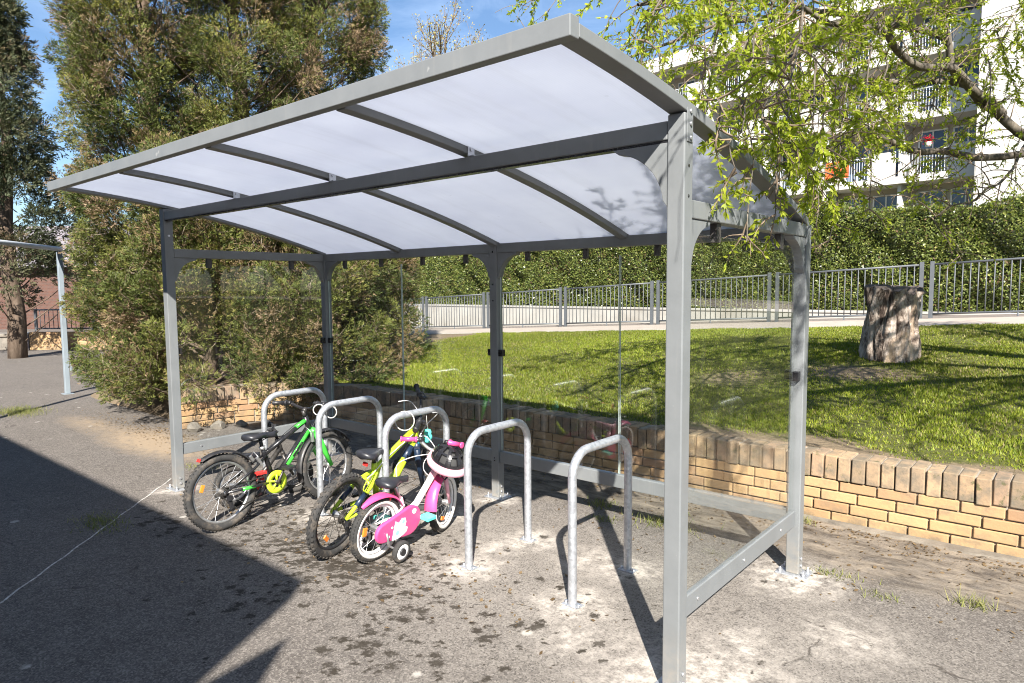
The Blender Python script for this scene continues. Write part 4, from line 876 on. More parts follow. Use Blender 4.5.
mb.build('frame', M['dark_steel'], b4); mb = XB(); mb.tube([(0, .12, .29), (0, .107, .345)], .012, 10); mb.build('seat_post', M['black'], b4); saddle(b4, (0, .10, .375), .20, .062, .02)
fork(b4, fa_, (0, .40, .322), M['dark_steel'], Ms, .042, .011); mb = XB(); mb.tube([hd1, (0, .352, .49)], .012, 10); mb.build('stem', M['black'], b4); handlebar(b4, (0, .352, .485), .20, .05, Ms, M['black_paint'], M['black'], .05, .09)
crank(b4, bb, .075, R_(100), .05, M['red'], M['red']); mudguard(b4, ra, Rw + .018, R_(40), R_(120), .03, M['dark_steel'], None, 18, .2)
# --- helmet hanging on the pink handlebar ---------------------------------------
hm = thing('helmet', 'black vented child helmet with a pale pink rim hanging on the pink handlebar', 'helmet', (-1.875, .61, .505), tuple(Vector((.30, -.05, .95)).to_track_quat('Z', 'Y').to_euler()))
def shell(r, th0, th1, ph, sx, sy, sz, t=.006, n=6, m=6):
    return None
mb = XB(); nu, nv = 40, 14; vs = []
def hp(u, v, r): # u around, v up
    return Vector((math.cos(u) * math.cos(v) * .105 * r, math.sin(u) * math.cos(v) * .132 * r, math.sin(v) * .125 * r))
quads = []
for j in range(nv):
    for i in range(nu):
        u0, u1 = 2 * math.pi * i / nu, 2 * math.pi * (i + 1) / nu; v0, v1 = j / nv * 1.5, (j + 1) / nv * 1.5; uc = (u0 + u1) / 2
        vent = (3 <= j <= 11) and (i % 5 in (1, 2, 3)) and not (j in (7,)) and (j < 10 or i % 10 < 5)
        if vent: continue
        vs = [hp(u0, v0, 1), hp(u1, v0, 1), hp(u1, v1, 1), hp(u0, v1, 1), hp(u0, v0, .86), hp(u1, v0, .86), hp(u1, v1, .86), hp(u0, v1, .86)]
        mb.add(vs, [(0, 1, 2, 3), (7, 6, 5, 4), (0, 4, 5, 1), (1, 5, 6, 2), (2, 6, 7, 3), (3, 7, 4, 0)])
mb.build('shell', M['black_paint'], hm)
mb = XB(); mb.lathe([(1, 0)], (0, 0, 0), (0, 0, 1), 4); mb = XB(); ring = []
for q in range(49):
    u = 2 * math.pi * q / 48; ring.append(hp(u, -.02, 1.03))
mb.tube(ring, .017, 10, False, 1.5); mb.build('rim', M['pale_pink'], hm)
mb = XB(); nu = 28
rings = [[hp(2 * math.pi * i / nu, v, .84) for i in range(nu)] for v in np.linspace(0, 1.45, 8)]
mb.add([p for r in rings for p in r], [(j * nu + i, j * nu + (i + 1) % nu, (j + 1) * nu + (i + 1) % nu, (j + 1) * nu + i) for j in range(7) for i in range(nu)], True); mb.build('liner', M['foam'], hm)
mb = XB(); mb.tube([hp(.6, 0, .95), Vector((.05, .01, -.08)), Vector((0, 0, -.125)), Vector((-.05, .01, -.08)), hp(2.54, 0, .95)], .006, 6, True, .4); mb.build('chin_strap', M['black'], hm)
# --- cable locks and the little pendant on the stands -----------------------------
def loops(name, c, label, rings, group):
    mb = XB()
    for (dx, dy, dz, r, ax) in rings:
        x, y, z = frame_from(ax); cc = Vector(c) + Vector((dx, dy, dz)); mb.tube([cc + (x * math.cos(a) + y * math.sin(a)) * r for a in np.linspace(0, 2 * math.pi, 33)], .0042, 8, False)
    return tag(mb.build(name, M['cable'], None), label, 'cable lock', group)
loops('cable_lock', (-2.945, .47, .745), 'white cable lock coiled round the top of the hoop beside the green handlebar', [(-.03, -.05, .0, .038, (.75, -.6, .3)), (0, .03, -.025, .042, (.45, -.8, .1))], 'cable locks on the hoops')
loops('cable_lock', (-2.22, .56, .735), 'white cable lock looped over the hoop behind the pink bicycle', [(0, 0, 0, .062, (.65, -.75, .1))], 'cable locks on the hoops')
pn = thing('pendant', 'small teal rubber pendant hanging on a string from the hoop behind the pink bicycle', 'pendant', (-2.22, .76, .60))
mb = XB(); mb.lathe([(.002, .050), (.020, .044), (.027, .028), (.023, .016), (.030, .004), (.031, -.012), (.022, -.022), (.025, -.032), (.018, -.043), (.002, -.047)], (0, 0, 0), (0, 0, 1), 20); mb.build('charm', M['teal'], pn)
mb = XB(); mb.tube([(0, -.010, .150), (0, -.005, .09), (0, 0, .048)], .0018, 6); mb.build('string', M['cable'], pn)
# ------------------------------------------------------------------ trees
def barkmat(name, cols, scale=9, stretch=.25):
    k = N(name); v = k.obj(); mp = k.n('ShaderNodeMapping'); mp.inputs['Scale'].default_value = (1, 1, stretch); k.l(v, mp.inputs['Vector'])
    n = k.noise(scale, 6, .7, mp.outputs[0], .4); c = k.ramp(n, [(.3, cols[0]), (.52, cols[1]), (.75, cols[2])]); return k.done(k.pbr(c, .95, 0, .2, k.bump(n, .6, .03)))
M['bark_brown'] = barkmat('conifer_bark', ((.045, .032, .024), (.12, .088, .065), (.20, .155, .12)))
M['bark_grey'] = barkmat('willow_bark', ((.05, .042, .034), (.13, .112, .09), (.23, .20, .16)))
M['twig'] = simple('bare_twig', (.17, .125, .085), .9, 0, .3, 6)
M['needle'] = leafmat('conifer_sprays', .6, .16, .25)
M['willowleaf'] = leafmat('willow_leaf', .5, .52, .35)
def sprays(P_, Dv, ln, col, nb=7, wd=.010):
    n = len(P_); d = unit(Dv); r = unit(RNG.normal(size=(n, 3))); a = unit(np.cross(d, r)); Vs = []; Cs = []
    for j in range(nb):
        f = j / nb; sp = (0 if j == nb - 1 else (1 if j % 2 else -1) * RNG.uniform(.45, .95, n))
        dj = unit(d + a * (np.array(sp).reshape(-1, 1) if j != nb - 1 else 0) + .18 * RNG.normal(size=(n, 3)))
        o = P_ + d * (ln * f * .75)[:, None]; L_ = ln * RNG.uniform(.38, .7, n) * (1 - .35 * f); sdx = unit(np.cross(dj, unit(np.cross(d, a) + .6 * RNG.normal(size=(n, 3))))) * (wd * RNG.uniform(.7, 1.5, n))[:, None]
        Vs.append(np.stack([o, o + dj * (L_ * .55)[:, None] + sdx, o + dj * L_[:, None], o + dj * (L_ * .55)[:, None] - sdx], 1)); Cs.append(col * RNG.uniform(.8, 1.2, (n, 1)))
    return np.concatenate(Vs), np.concatenate(Cs)
PAL = np.array([[.056, .074, .019], [.082, .100, .024], [.122, .134, .031], [.175, .17, .042], [.17, .122, .06], [.22, .155, .095]])
PALW = [.21, .23, .18, .11, .16, .11]
def conifer(loc, h, rad, npl, per, label, group, seed, pal=PAL, palw=PALW, ln=(.048, .10), wd=.0046, z0=.15, prof=None, up=.9, pl=(.35, .70), pr=.15, trunk_r=.12, name='conifer_tree', open_top=False, low=0., zmin=.06):
    # crown of separate plumes: dense, upswept, each with its own shade of green or brown, with dark gaps between them
    g = np.random.default_rng(seed); t = thing(name, label, 'tree', loc, group=group)
    u = g.random(npl) ** .92; az = g.uniform(0, 2 * np.pi, npl); lob = 1 + .13 * np.sin(az * 3 + u * 9 + seed) + .08 * np.sin(az * 7 - u * 15)
    z = z0 + u * (h - z0); R1 = np.maximum(.05, rad * prof(u) * lob * g.uniform(.60, 1.0, npl))
    out = np.stack([np.cos(az), np.sin(az), 0 * az], -1); ax = unit(out + np.stack([g.normal(0, .25, npl), g.normal(0, .25, npl), up * g.uniform(.4, 1.3, npl) * (.35 + .65 * np.minimum(1, u * 4))], -1))
    Lp = g.uniform(*pl, npl); c0 = out * R1[:, None] + np.stack([0 * z, 0 * z, z], -1) - ax * (Lp * .45)[:, None]
    keep = np.ones(npl, bool)
    if open_top: keep = g.random(npl) > .08 * sstep(.30, .55, u)
    u, az, R1, ax, Lp, c0, out, z = (q[keep] for q in (u, az, R1, ax, Lp, c0, out, z)); npl = len(u)
    tt = g.random((npl, per)) ** .8; rr = pr * (.35 + 1.15 * np.sin(np.pi * np.clip(tt * .80 + .12, 0, 1))) * (Lp[:, None] / .5)
    rv = unit(g.normal(size=(npl, per, 3))); rv -= (rv * ax[:, None, :]).sum(-1, keepdims=True) * ax[:, None, :]; rv = unit(rv)
    Pp = c0[:, None, :] + ax[:, None, :] * (Lp[:, None] * tt)[..., None] + rv * (rr * np.sqrt(g.random((npl, per))))[..., None]
    Dd = ax[:, None, :] * .75 + rv * .75 + g.normal(size=(npl, per, 3)) * .3 + np.array([0, 0, .1])
    ci = g.choice(len(pal), size=npl, p=palw); cj = g.choice(len(pal), size=(npl, per), p=palw); cc = np.where(g.random((npl, per))[..., None] < .72, pal[ci][:, None, :] * g.uniform(.8, 1.15, (npl, 1, 1)), pal[cj])
    Pp = Pp.reshape(-1, 3); Dd = Dd.reshape(-1, 3); cc = cc.reshape(-1, 3); ok = Pp[:, 2] > zmin + low * np.clip(np.hypot(Pp[:, 0], Pp[:, 1]) - .8, 0, 2); Pp, Dd, cc = Pp[ok], Dd[ok], cc[ok]
    V, Cc = sprays(Pp, Dd, g.uniform(*ln, len(Pp)), cc, 7, wd); poly_mesh('crown', V, Cc, M['needle'], t)
    tw = g.random(len(Pp)) < .16; Pt, Dt = Pp[tw], unit(Dd[tw] + g.normal(size=(tw.sum(), 3)) * .4); kt = len(Pt); Lt = g.uniform(.12, .32, kt); sd_ = unit(np.cross(Dt, g.normal(size=(kt, 3)))) * .0028; bd_ = unit(g.normal(size=(kt, 3))) * .02
    qq = g.random((kt, 1)); poly_mesh('twigs', np.stack([Pt - Dt * (Lt * .6)[:, None] - sd_, Pt + bd_ - sd_, Pt + Dt * (Lt * .4)[:, None], Pt + bd_ + sd_], 1), np.array([.12, .085, .06]) * (1 - qq) + np.array([.30, .24, .19]) * qq, M['needle'], t)
    mb = MB(); tr = [(0, 0, -.3)] + [(.06 * math.sin(q * 1.7 + seed), .06 * math.cos(q * 1.3 + seed), q * h / 8) for q in range(1, 9)]; mb.tube(tr, [trunk_r * (1.25 - .12 * q) for q in range(9)], 12); mb.build('trunk', M['bark_brown'], t)
    mb = MB()
    for i in range(0, npl, 2):
        e = Vector(c0[i] + ax[i] * Lp[i] * .5); b_ = Vector((0, 0, max(.1, e.z - R1[i] * .8))); mb.tube([b_, b_.lerp(e, .5) + Vector((0, 0, -.05)) + Vector(g.normal(size=3) * .05), e], [.020, .012, .005], 5, False)
    mb.build('branches', M['bark_brown'], t)
    return t
colu = lambda u: .92 - .10 * np.sin(u * 6) - .85 * sstep(.72, 1.03, u)
conifer((-8.68, 1.68, .10), 8.4, 1.12, 480, 195, 'tall olive conifer at the left of the group, its skirt reaching the asphalt', 'tall conifers behind the shelter', 1, prof=lambda u: colu(u) * (.86 + .14 * sstep(.05, .30, u)) * (1.0 + .12 * np.sin(u * 9)), open_top=True, low=.25)
conifer((-8.43, 2.85, .40), 8.8, 1.14, 500, 180, 'tall olive conifer in the middle of the group with bare trunk showing near its top', 'tall conifers behind the shelter', 2, prof=lambda u: colu(u) * (.95 + .16 * np.sin(u * 12 + 2)) * (1 - .25 * np.exp(-((u - .62) / .10) ** 2)), open_top=True)
conifer((-8.20, 4.05, .40), 8.6, .98, 470, 180, 'tall conifer at the right of the group, nearest the lawn', 'tall conifers behind the shelter', 3, prof=lambda u: colu(u) * (.95 + .12 * np.sin(u * 10 + 1)), open_top=True)
dome = lambda u: np.sqrt(np.clip(1.02 - u ** 2, 0, 1)) * (.9 + .1 * np.sin(u * 8))
conifer((-7.35, 1.75, .25), 3.0, 1.12, 210, 190, 'low bushy conifer with browning sprays leaning over the broken wall end', 'low conifers behind the wall', 4, prof=dome, trunk_r=.07, name='conifer_shrub', z0=.05)
conifer((-6.62, 2.70, .36), 2.7, 1.00, 230, 190, 'low bushy conifer behind the wall, seen through the left glass of the shelter', 'low conifers behind the wall', 5, prof=lambda u: np.sqrt(np.clip(1.02 - u ** 2, 0, 1)) * (1.0 - .05 * np.sin(u * 8)), trunk_r=.07, name='conifer_shrub', z0=-.12, zmin=-.22)
conifer((-7.35, 4.30, .36), 3.2, .72, 150, 180, 'low conifer at the right end of the group, spreading onto the lawn', 'low conifers behind the wall', 7, prof=dome, trunk_r=.07, name='conifer_shrub', z0=.05)
DK = np.array([[.045, .056, .030], [.06, .070, .034], [.085, .085, .042], [.12, .09, .055]])
conifer((-18.4, 2.4, 0), 8.2, 1.75, 125, 110, 'dark spruce with a bare lower trunk at the far left', None, 6, DK, [.35, .35, .2, .1], (.12, .22), .012, 1.4, lambda u: (1.03 - u) ** 1.15 * (.80 + .25 * np.sin(u * 26)), .15, (.6, 1.1), .17, .17, 'spruce_tree')
def bare_tree(loc, h, label, seed, n0=9):
    g = random.Random(seed); t = thing('deciduous_tree', label, 'tree', loc, group='bare trees beyond the street'); mt = MB(); mb = MB(); tips = []
    def grow(p, d, ln, r, lev):
        n = 4; pts = [p]; q = p.copy(); dd = d.copy()
        for i in range(n):
            dd = (dd + Vector((g.gauss(0, .14), g.gauss(0, .14), g.gauss(.05, .08)))).normalized(); q = q + dd * ln / n; pts.append(q.copy())
        (mt if lev == 0 else mb).tube(pts, [r * (1 - .55 * i / n) for i in range(n + 1)], 7 if lev < 2 else 4, False)
        if lev >= 3:
            tips.extend([(pp, dd) for pp in pts[1:]]); 
        if lev < 5:
            for i in range((n0, 5, 5, 4, 2)[lev]):
                f = g.uniform(.35, 1.0); pp = pts[min(n, int(f * n))]; a = g.uniform(0, 6.28); x, y, _ = frame_from(dd); s_ = g.uniform(.45, .9); grow(pp, (dd + (x * math.cos(a) + y * math.sin(a)) * s_).normalized(), ln * g.uniform(.5, .72), r * .5, lev + 1)
    grow(Vector((0, 0, -.2)), Vector((0, 0, 1)), h * .42, h * .018, 0)
    mt.build('trunk', M['bark_grey'], t); mb.build('branches', M['twig'], t)
    P_ = np.array([tuple(a) for a, b in tips]); P_ = np.repeat(P_, 3, 0) + RNG.normal(0, .10, (len(P_) * 3, 3)); m = len(P_)
    V = leafquads(P_, RNG.normal(size=(m, 3)) + np.array([0, 0, .4]), RNG.uniform(.06, .16, m), RNG.uniform(.015, .035, m)); q = RNG.random(m)[:, None]
    poly_mesh('budding_leaves', V, np.array([.26, .19, .10]) * (1 - q) + np.array([.28, .27, .09]) * q, M['needle'], t)
bare_tree((-23.5, 20.0, .6), 19.0, 'pale budding tree beyond the street, just right of the tall conifers', 11)
bare_tree((-27.5, 27.5, .6), 24.0, 'distant budding tree showing only its top above the shelter roof', 12)
# ------------------------------------------------------------------ willow
WL = thing('willow_tree', 'curly willow with fresh yellow-green leaves drooping over the shelter from the right', 'tree', (3.0, 5.9, .55))
wo = np.array([3.0, 5.9, .55]); g = random.Random(21)
wt = MB(); wb_ = MB(); wtw = MB(); LP = []; LD = []
def smooth_pts(ps, sub=5):
    P_ = [Vector(q) for q in ps]; out = []
    for i in range(len(P_) - 1):
        a, b, c, d = P_[max(i - 1, 0)], P_[i], P_[i + 1], P_[min(i + 2, len(P_) - 1)]
        for t in np.linspace(0, 1, sub, endpoint=False): out.append(.5 * ((2 * b) + (c - a) * t + (2 * a - 5 * b + 4 * c - d) * t * t + (3 * b - a - 3 * c + d) * t ** 3))
    out.append(P_[-1]); return out
O3 = Vector(tuple(wo))
def leafy(pts, dens, skip=0):
    dens = dens * g.choice((.03, .12, .5, 1.3, 2.4))
    for i in range(len(pts) - 1):
        a, b = pts[i], pts[i + 1]; d = b - a; n = d.length * dens; n = int(n) + (g.random() < n - int(n))
        for _ in range(n):
            q = a.lerp(b, g.random()); LP.append(tuple(q)); dd = d.normalized() * .6 + Vector((g.gauss(0, .55), g.gauss(0, .55), g.gauss(-.25, .5))); LD.append(tuple(dd))
def twig_at(p, d, ln, lev, dens, droop):
    n = max(4, int(ln / .06)); q = p.copy(); pts = [q.copy()]; dd = d.normalized(); ph = g.uniform(0, 6.28); fr = g.uniform(5, 11); cu = g.uniform(.12, .30)
    for i in range(n):
        x, y, _ = frame_from(dd); a = ph + i * fr * .12; dd = (dd + (x * math.cos(a) + y * math.sin(a)) * cu + Vector((g.gauss(0, .06), g.gauss(0, .06), -droop * (.3 + i / n)))).normalized(); q = q + dd * ln / n; pts.append(q.copy())
    wtw.tube([v - O3 for v in pts], [max(.0016, (.0055 if lev == 0 else .003) * (1 - .8 * i / n)) for i in range(n + 1)], 4, False)
    leafy(pts[1:] if lev else pts[n // 3:], dens)
    if lev < 1:
        for i in range(int(ln / .085)):
            j = g.randrange(1, n); a = g.uniform(0, 6.28); x, y, z = frame_from(pts[j] - pts[j - 1]); twig_at(pts[j], (z * .5 + x * math.cos(a) + y * math.sin(a) + Vector((0, 0, -.1))), ln * g.uniform(.25, .55), lev + 1, dens, droop * 1.6)
def limb(ps, r0, r1, ntw, dens, tl=(.35, .85), droop=.10, f0=.15, bias=(0, 0, 0)):
    pts = smooth_pts(ps); m = len(pts); ph = g.uniform(0, 6)
    pts = [p + Vector((math.sin(i * .9 + ph), math.cos(i * 1.1 + ph), math.sin(i * 1.3))) * .018 for i, p in enumerate(pts)]
    (wb_ if r0 < .10 else wt).tube([p - O3 for p in pts], [r0 + (r1 - r0) * (i / (m - 1)) ** .8 for i in range(m)], 10, False)
    for i in range(ntw):
        f = f0 + (1 - f0) * (i + g.random()) / ntw; j = min(m - 2, int(f * (m - 1))); a = g.uniform(0, 6.28); x, y, z = frame_from(pts[j + 1] - pts[j]); twig_at(pts[j], x * math.cos(a) + y * math.sin(a) + z * .6 + Vector(bias), g.uniform(*tl), 0, dens, droop)
    return pts
DN = 175
limb([(3.0, 5.9, .4), (2.85, 5.75, 1.3), (2.4, 5.6, 2.1), (1.7, 5.6, 2.5), (.9, 5.65, 2.76), (.48, 5.29, 3.11), (.24, 4.99, 3.35), (.11, 4.78, 3.72), (0, 4.6, 4.3), (-.1, 4.4, 4.9)], .078, .016, 34, DN, f0=.45)
limb([(.48, 5.29, 3.11), (.24, 4.72, 3.38), (-.03, 4.1, 3.40), (-.16, 3.62, 3.55), (-.28, 3.25, 3.49), (-.42, 2.87, 3.51), (-.62, 2.47, 3.58), (-.95, 2.1, 3.5)], .042, .010, 40, DN)
limb([(2.4, 5.6, 2.1), (1.9, 5.2, 3.2), (1.2, 4.9, 4.0), (.49, 4.63, 4.35), (-.03, 3.53, 4.25), (-.38, 2.4, 3.85), (-.69, 1.58, 3.42), (-.80, 1.05, 3.10)], .09, .009, 52, DN, f0=.3, droop=.13)
limb([(.9, 5.65, 2.76), (.3, 4.43, 2.66), (0, 3.66, 2.66), (-.25, 3.2, 2.79), (-.34, 2.7, 2.55), (-.47, 2.32, 2.26)], .036, .009, 26, DN * .8, (.3, .6))
limb([(.7, 5.5, 2.9), (.62, 4.8, 2.55), (.55, 4.2, 2.35), (.40, 3.7, 2.18), (.25, 3.3, 2.06)], .014, .004, 18, DN * .25, (.3, .6))
limb([(.24, 4.99, 3.35), (-.4, 4.9, 3.5), (-1.1, 4.6, 3.4), (-1.8, 4.3, 3.2), (-2.3, 4.1, 2.95)], .032, .006, 30, DN, f0=.1)
limb([(.11, 4.78, 3.72), (-.6, 4.4, 4.0), (-1.4, 3.9, 4.0), (-2.1, 3.4, 3.75), (-2.6, 3.0, 3.45)], .034, .006, 34, DN, f0=.1)
limb([(.49, 4.63, 4.35), (-.3, 4.0, 4.6), (-1.0, 3.0, 4.4), (-1.5, 2.2, 4.05), (-1.75, 1.6, 3.72)], .034, .006, 34, DN, f0=.1)
limb([(-.28, 3.25, 3.49), (-.35, 2.7, 3.15), (-.3, 2.2, 2.8), (-.12, 1.6, 2.52), (.06, 1.1, 2.33), (.12, .75, 2.22)], .009, .0025, 30, DN * 1.1, (.2, .45), .16)
limb([(-.38, 2.4, 3.85), (-.15, 1.7, 3.2), (.02, 1.2, 2.75), (.08, .7, 2.42), (.10, .45, 2.25)], .008, .0025, 30, DN * 1.1, (.2, .5), .16)
limb([(-.16, 3.62, 3.55), (.02, 3.0, 3.1), (.05, 2.5, 2.75), (-.05, 2.2, 2.45), (-.1, 2.0, 2.25)], .008, .0025, 24, DN, (.25, .5), .14)
for ps in ([(-.33, 1.59, 3.08), (-.16, .97, 2.58), (-.02, .6, 2.36), (.06, .31, 2.16), (.08, .22, 2.02)], [(-.22, 1.94, 3.04), (-.04, 1.19, 2.45), (.05, .83, 2.10), (.08, .65, 1.84)], [(-.19, 2.22, 2.99), (-.10, 1.75, 2.40), (.02, 1.50, 2.10), (.06, 1.36, 1.84)], [(-.13, 2.68, 3.09), (-.06, 2.26, 2.37), (-.04, 1.96, 1.8)],
           [(-.05, 2.88, 3.19), (.02, 2.6, 2.47), (.08, 2.48, 2.04)], [(-.37, 1.15, 2.97), (-.24, .67, 2.56), (-.02, .30, 2.32), (.06, .2, 2.18)], [(-.31, 1.33, 2.9), (-.15, .85, 2.48), (.05, .55, 2.10), (.08, .35, 1.76)], [(-.56, .86, 3.03), (-.51, .62, 2.76), (-.5, .47, 2.59)], [(.46, 4.52, 3.41), (.5, 4.08, 2.7), (.51, 3.78, 2.21)], [(.21, 3.9, 3.24), (.18, 3.56, 2.73), (.16, 3.37, 2.35)],
           [(-.6, 2.5, 3.6), (-.5, 2.2, 3.0), (-.42, 2.0, 2.6)], [(-.9, 2.2, 3.6), (-.8, 1.9, 3.1), (-.75, 1.75, 2.7)], [(-.35, 2.9, 3.5), (-.3, 2.7, 2.9), (-.28, 2.5, 2.3)], [(-.3, 3.6, 3.5), (-.28, 3.3, 2.8), (-.2, 3.2, 2.2)]):
    limb(ps, .006, .002, 15, DN * .8, (.08, .22), .16, f0=.0)
# the near side of the crown, right of and above the frame: it shades the roof, the wall and the lawn
for ps in ([(2.85, 5.75, 1.3), (2.9, 4.6, 2.6), (2.7, 3.2, 3.4), (2.3, 1.9, 3.9), (1.9, .6, 4.2), (1.5, -.7, 4.1)], [(2.7, 3.2, 3.4), (2.0, 1.6, 3.8), (1.35, .3, 3.8), (.85, -.5, 3.6)], [(2.85, 5.75, 1.6), (3.6, 4.8, 2.9), (3.8, 3.4, 3.6), (3.6, 2.0, 3.9), (3.1, .8, 3.9)], [(2.85, 5.75, 1.6), (2.2, 5.0, 3.2), (1.9, 3.9, 4.2), (1.7, 2.8, 4.6), (1.3, 1.6, 4.7)], [(2.85, 5.75, 1.5), (3.9, 6.2, 2.9), (4.6, 6.0, 3.8), (5.0, 5.2, 4.1)], [(2.4, 5.6, 2.1), (2.3, 6.4, 3.2), (2.0, 7.2, 3.9), (1.8, 8.0, 4.0)], [(2.9, 4.6, 2.6), (2.0, 4.0, 3.3), (1.5, 3.3, 3.5), (1.2, 2.7, 3.4)]):
    limb(ps, .075, .012, 70, DN * .75, (.5, 1.1), f0=.25)
wt.build('trunk', M['bark_grey'], WL); wb_.build('limbs', M['bark_grey'], WL); wtw.build('twigs', M['twig'], WL)
LP_ = np.array(LP); LD_ = np.array(LD); m = len(LP_); print('willow leaves', m)
V = leafquads(LP_ - wo, LD_, RNG.uniform(.020, .045, m), RNG.uniform(.0042, .0072, m)); q = RNG.random(m)[:, None]
poly_mesh('crown', V, np.array([.20, .265, .020]) * (1 - q) + np.array([.43, .47, .046]) * q, M['willowleaf'], WL)
# ------------------------------------------------------------------ weeds
def weed(c, r, n, h, label, name='weed_tuft'):
    x = RNG.normal(0, r, n); y = RNG.normal(0, r * .55, n); a = RNG.uniform(0, 6.28, n); o = np.stack([x, y, 0 * x], -1); hh = h * RNG.uniform(.4, 1.1, n)
    tip = o + np.stack([np.cos(a) * hh * .9, np.sin(a) * hh * .9, hh], -1); dx = np.stack([-np.sin(a), np.cos(a), 0 * a], -1) * RNG.uniform(.0014, .003, n)[:, None]
    q = RNG.random(n)[:, None]; ob = poly_mesh(name, np.stack([o - dx, o + dx, tip], 1), np.array([.12, .16, .03]) * (1 - q) + np.array([.30, .28, .11]) * q, M['grassleaf'], k=3); ob.location = (c[0], c[1], 0.001); return tag(ob, label, 'weed', 'weeds in the asphalt')
weed((-3.98, -.66), .13, 420, .035, 'flat green weed patch on the shaded asphalt left of the green bicycle')
weed((-9.6, .26), .24, 1500, .05, 'long green weed patch at the far left of the asphalt')
weed((-.93, 1.72), .12, 260, .075, 'dry grass tuft behind the rightmost hoop stand'); weed((-1.5, 1.80), .08, 140, .05, 'small weed left of the dry grass tuft behind the hoops')
weed((.79, 1.63), .05, 90, .06, 'small pale grass tuft at the lower right near the brick wall'); weed((.14, 1.58), .08, 130, .03, 'thin weeds right of the far right shelter post'); weed((.40, 1.46), .05, 70, .03, 'tiny weed on the asphalt between the post and the brick wall')
weed((-.25, 2.36), .05, 80, .05, 'small weed growing at the foot of the brick wall')
weed((-4.9, .45), .10, 160, .03, 'flat weed behind the far left shelter post')
weed((-1.32, 1.55), .06, 110, .03, 'low weeds on the shadow edge behind the hoop')
# ------------------------------------------------------------------ flats behind the hedge
M['facade'] = simple('white_facade', (.50, .48, .45), .9, 0, .05, .6, dirt=.15); M['beige_wall'] = simple('beige_wall', (.42, .37, .31), .9, 0, .08, .8); M['pane'] = None
k = N('window_glass'); v = k.obj(); c = k.mix(k.rng(k.noise(.5, 3, .5, v), .4, .6), (.03, .045, .075), (.10, .14, .21)); M['pane'] = k.done(k.pbr(c, .08, 0, .6))
M['frame_white'] = simple('white_window_frame', (.66, .66, .65), .5, 0, .04); M['rail_grey'] = simple('balcony_rail_paint', (.42, .45, .48), .5, 0, .08)
ap = thing('apartment_building', 'white apartment block with loggias and balcony railings behind the hedge', 'building', (-7.5, 33.5, 2.0), (0, 0, R_(-8)))
XL, XR = -14.7, 5.2; SL = [4.50, 7.22, 9.94]; RZ = 12.15
mb = MB(); mb.bx(XL, XR, 1.5, 12, -2.5, RZ); mb.build('body', M['beige_wall'], ap)
mb = MB(); mb.bx(XR, 15, -1.25, 12, -2.5, RZ + 1.0); mb.bx(8.6, 8.63, -1.27, -1.24, -2.5, RZ + 1.0); mb.build('end_wall', M['facade'], ap)
mb = MB(); mb.bx(XL - .6, XR - .002, -.5, 12.2, RZ, RZ + .80); mb.build('roof_slab', M['facade'], ap)
for z in SL:
    mb = MB(); mb.bx(XL, XR - .002, -.12, 1.498, z - .32, z); mb.build('floor_slab', M['facade'], ap)
bw = (XR - XL) / 6
for i in range(6):
    x0 = XL + i * bw
    for zi, z in enumerate([1.75] + SL):
        top = (SL + [RZ])[zi] - .33; hh = min(top, z + 2.15)
        if zi > 0 or True:
            for (a, b) in ((x0 + .35, x0 + 1.55), (x0 + 1.75, x0 + 2.95)):
                lo = z + (.05 if zi else .9)
                mb = MB()
                for q in ((a, a + .07, lo, hh), (b - .07, b, lo, hh), (a + .07, b - .07, lo, lo + .07), (a + .07, b - .07, hh - .07, hh), ((a + b) / 2 - .03, (a + b) / 2 + .03, lo + .07, hh - .07)): mb.bx(q[0], q[1], 1.42, 1.499, q[2], q[3])
                wd = mb.build('window', M['frame_white'], ap); mb = MB(); mb.bx(a + .06, b - .06, 1.455, 1.475, lo + .06, hh - .06); mb.build('pane', M['pane'], wd)
        if zi:
            mb = MB(); n = 17; ra_, rb_ = x0 + .12, x0 + 2.0
            for q in range(n): mb.tube([(ra_ + (rb_ - ra_) * q / (n - 1), -.06, z + .002), (ra_ + (rb_ - ra_) * q / (n - 1), -.06, z + 1.0)], .016, 4, False)
            mb.tube([(ra_, -.06, z + 1.02), (rb_, -.06, z + 1.02)], .03, 6); mb.build('balcony_railing', M['rail_grey'], ap)
            mb = MB(); mb.bx(x0 + 2.02, x0 + bw - .10, -.10, -.02, z + .002, z + 1.15); mb.build('balcony_panel', M['facade'], ap)
    mb = MB(); mb.bx(x0 - .08, x0 + .08, (.25 if i % 2 else -.11), 1.498, -2.5, SL[0] - .33)
    for a, b in ((SL[0], SL[1]), (SL[1], SL[2]), (SL[2], RZ)): mb.bx(x0 - .08, x0 + .08, (.25 if i % 2 else -.11), 1.498, a + .002, b - (.33 if b != RZ else .002))
    mb.build('party_wall', M['facade'], ap)
Mz = ap.matrix_basis.copy() if False else Matrix.Translation((-7.5, 33.5, 2.0)) @ Matrix.Rotation(R_(-8), 4, 'Z')
M['orange_cloth'] = simple('orange_cloth', (.72, .12, .03), .8, 0, .12, 5)
mb = MB(); xs = np.linspace(-1.35, -.25, 14); vs = []
for zz in (4.72, 5.1, 5.54):
    for x in xs: vs.append((x, -.13 - .03 * math.sin(x * 17) * (5.6 - zz), zz))
vs2 = [(x, y - .02, z) for x, y, z in vs]; m = len(xs); fs = []
for j in range(2):
    for i in range(m - 1): fs += [(j * m + i, j * m + i + 1, (j + 1) * m + i + 1, (j + 1) * m + i), (3 * m + j * m + i, 3 * m + (j + 1) * m + i, 3 * m + (j + 1) * m + i + 1, 3 * m + j * m + i + 1)]
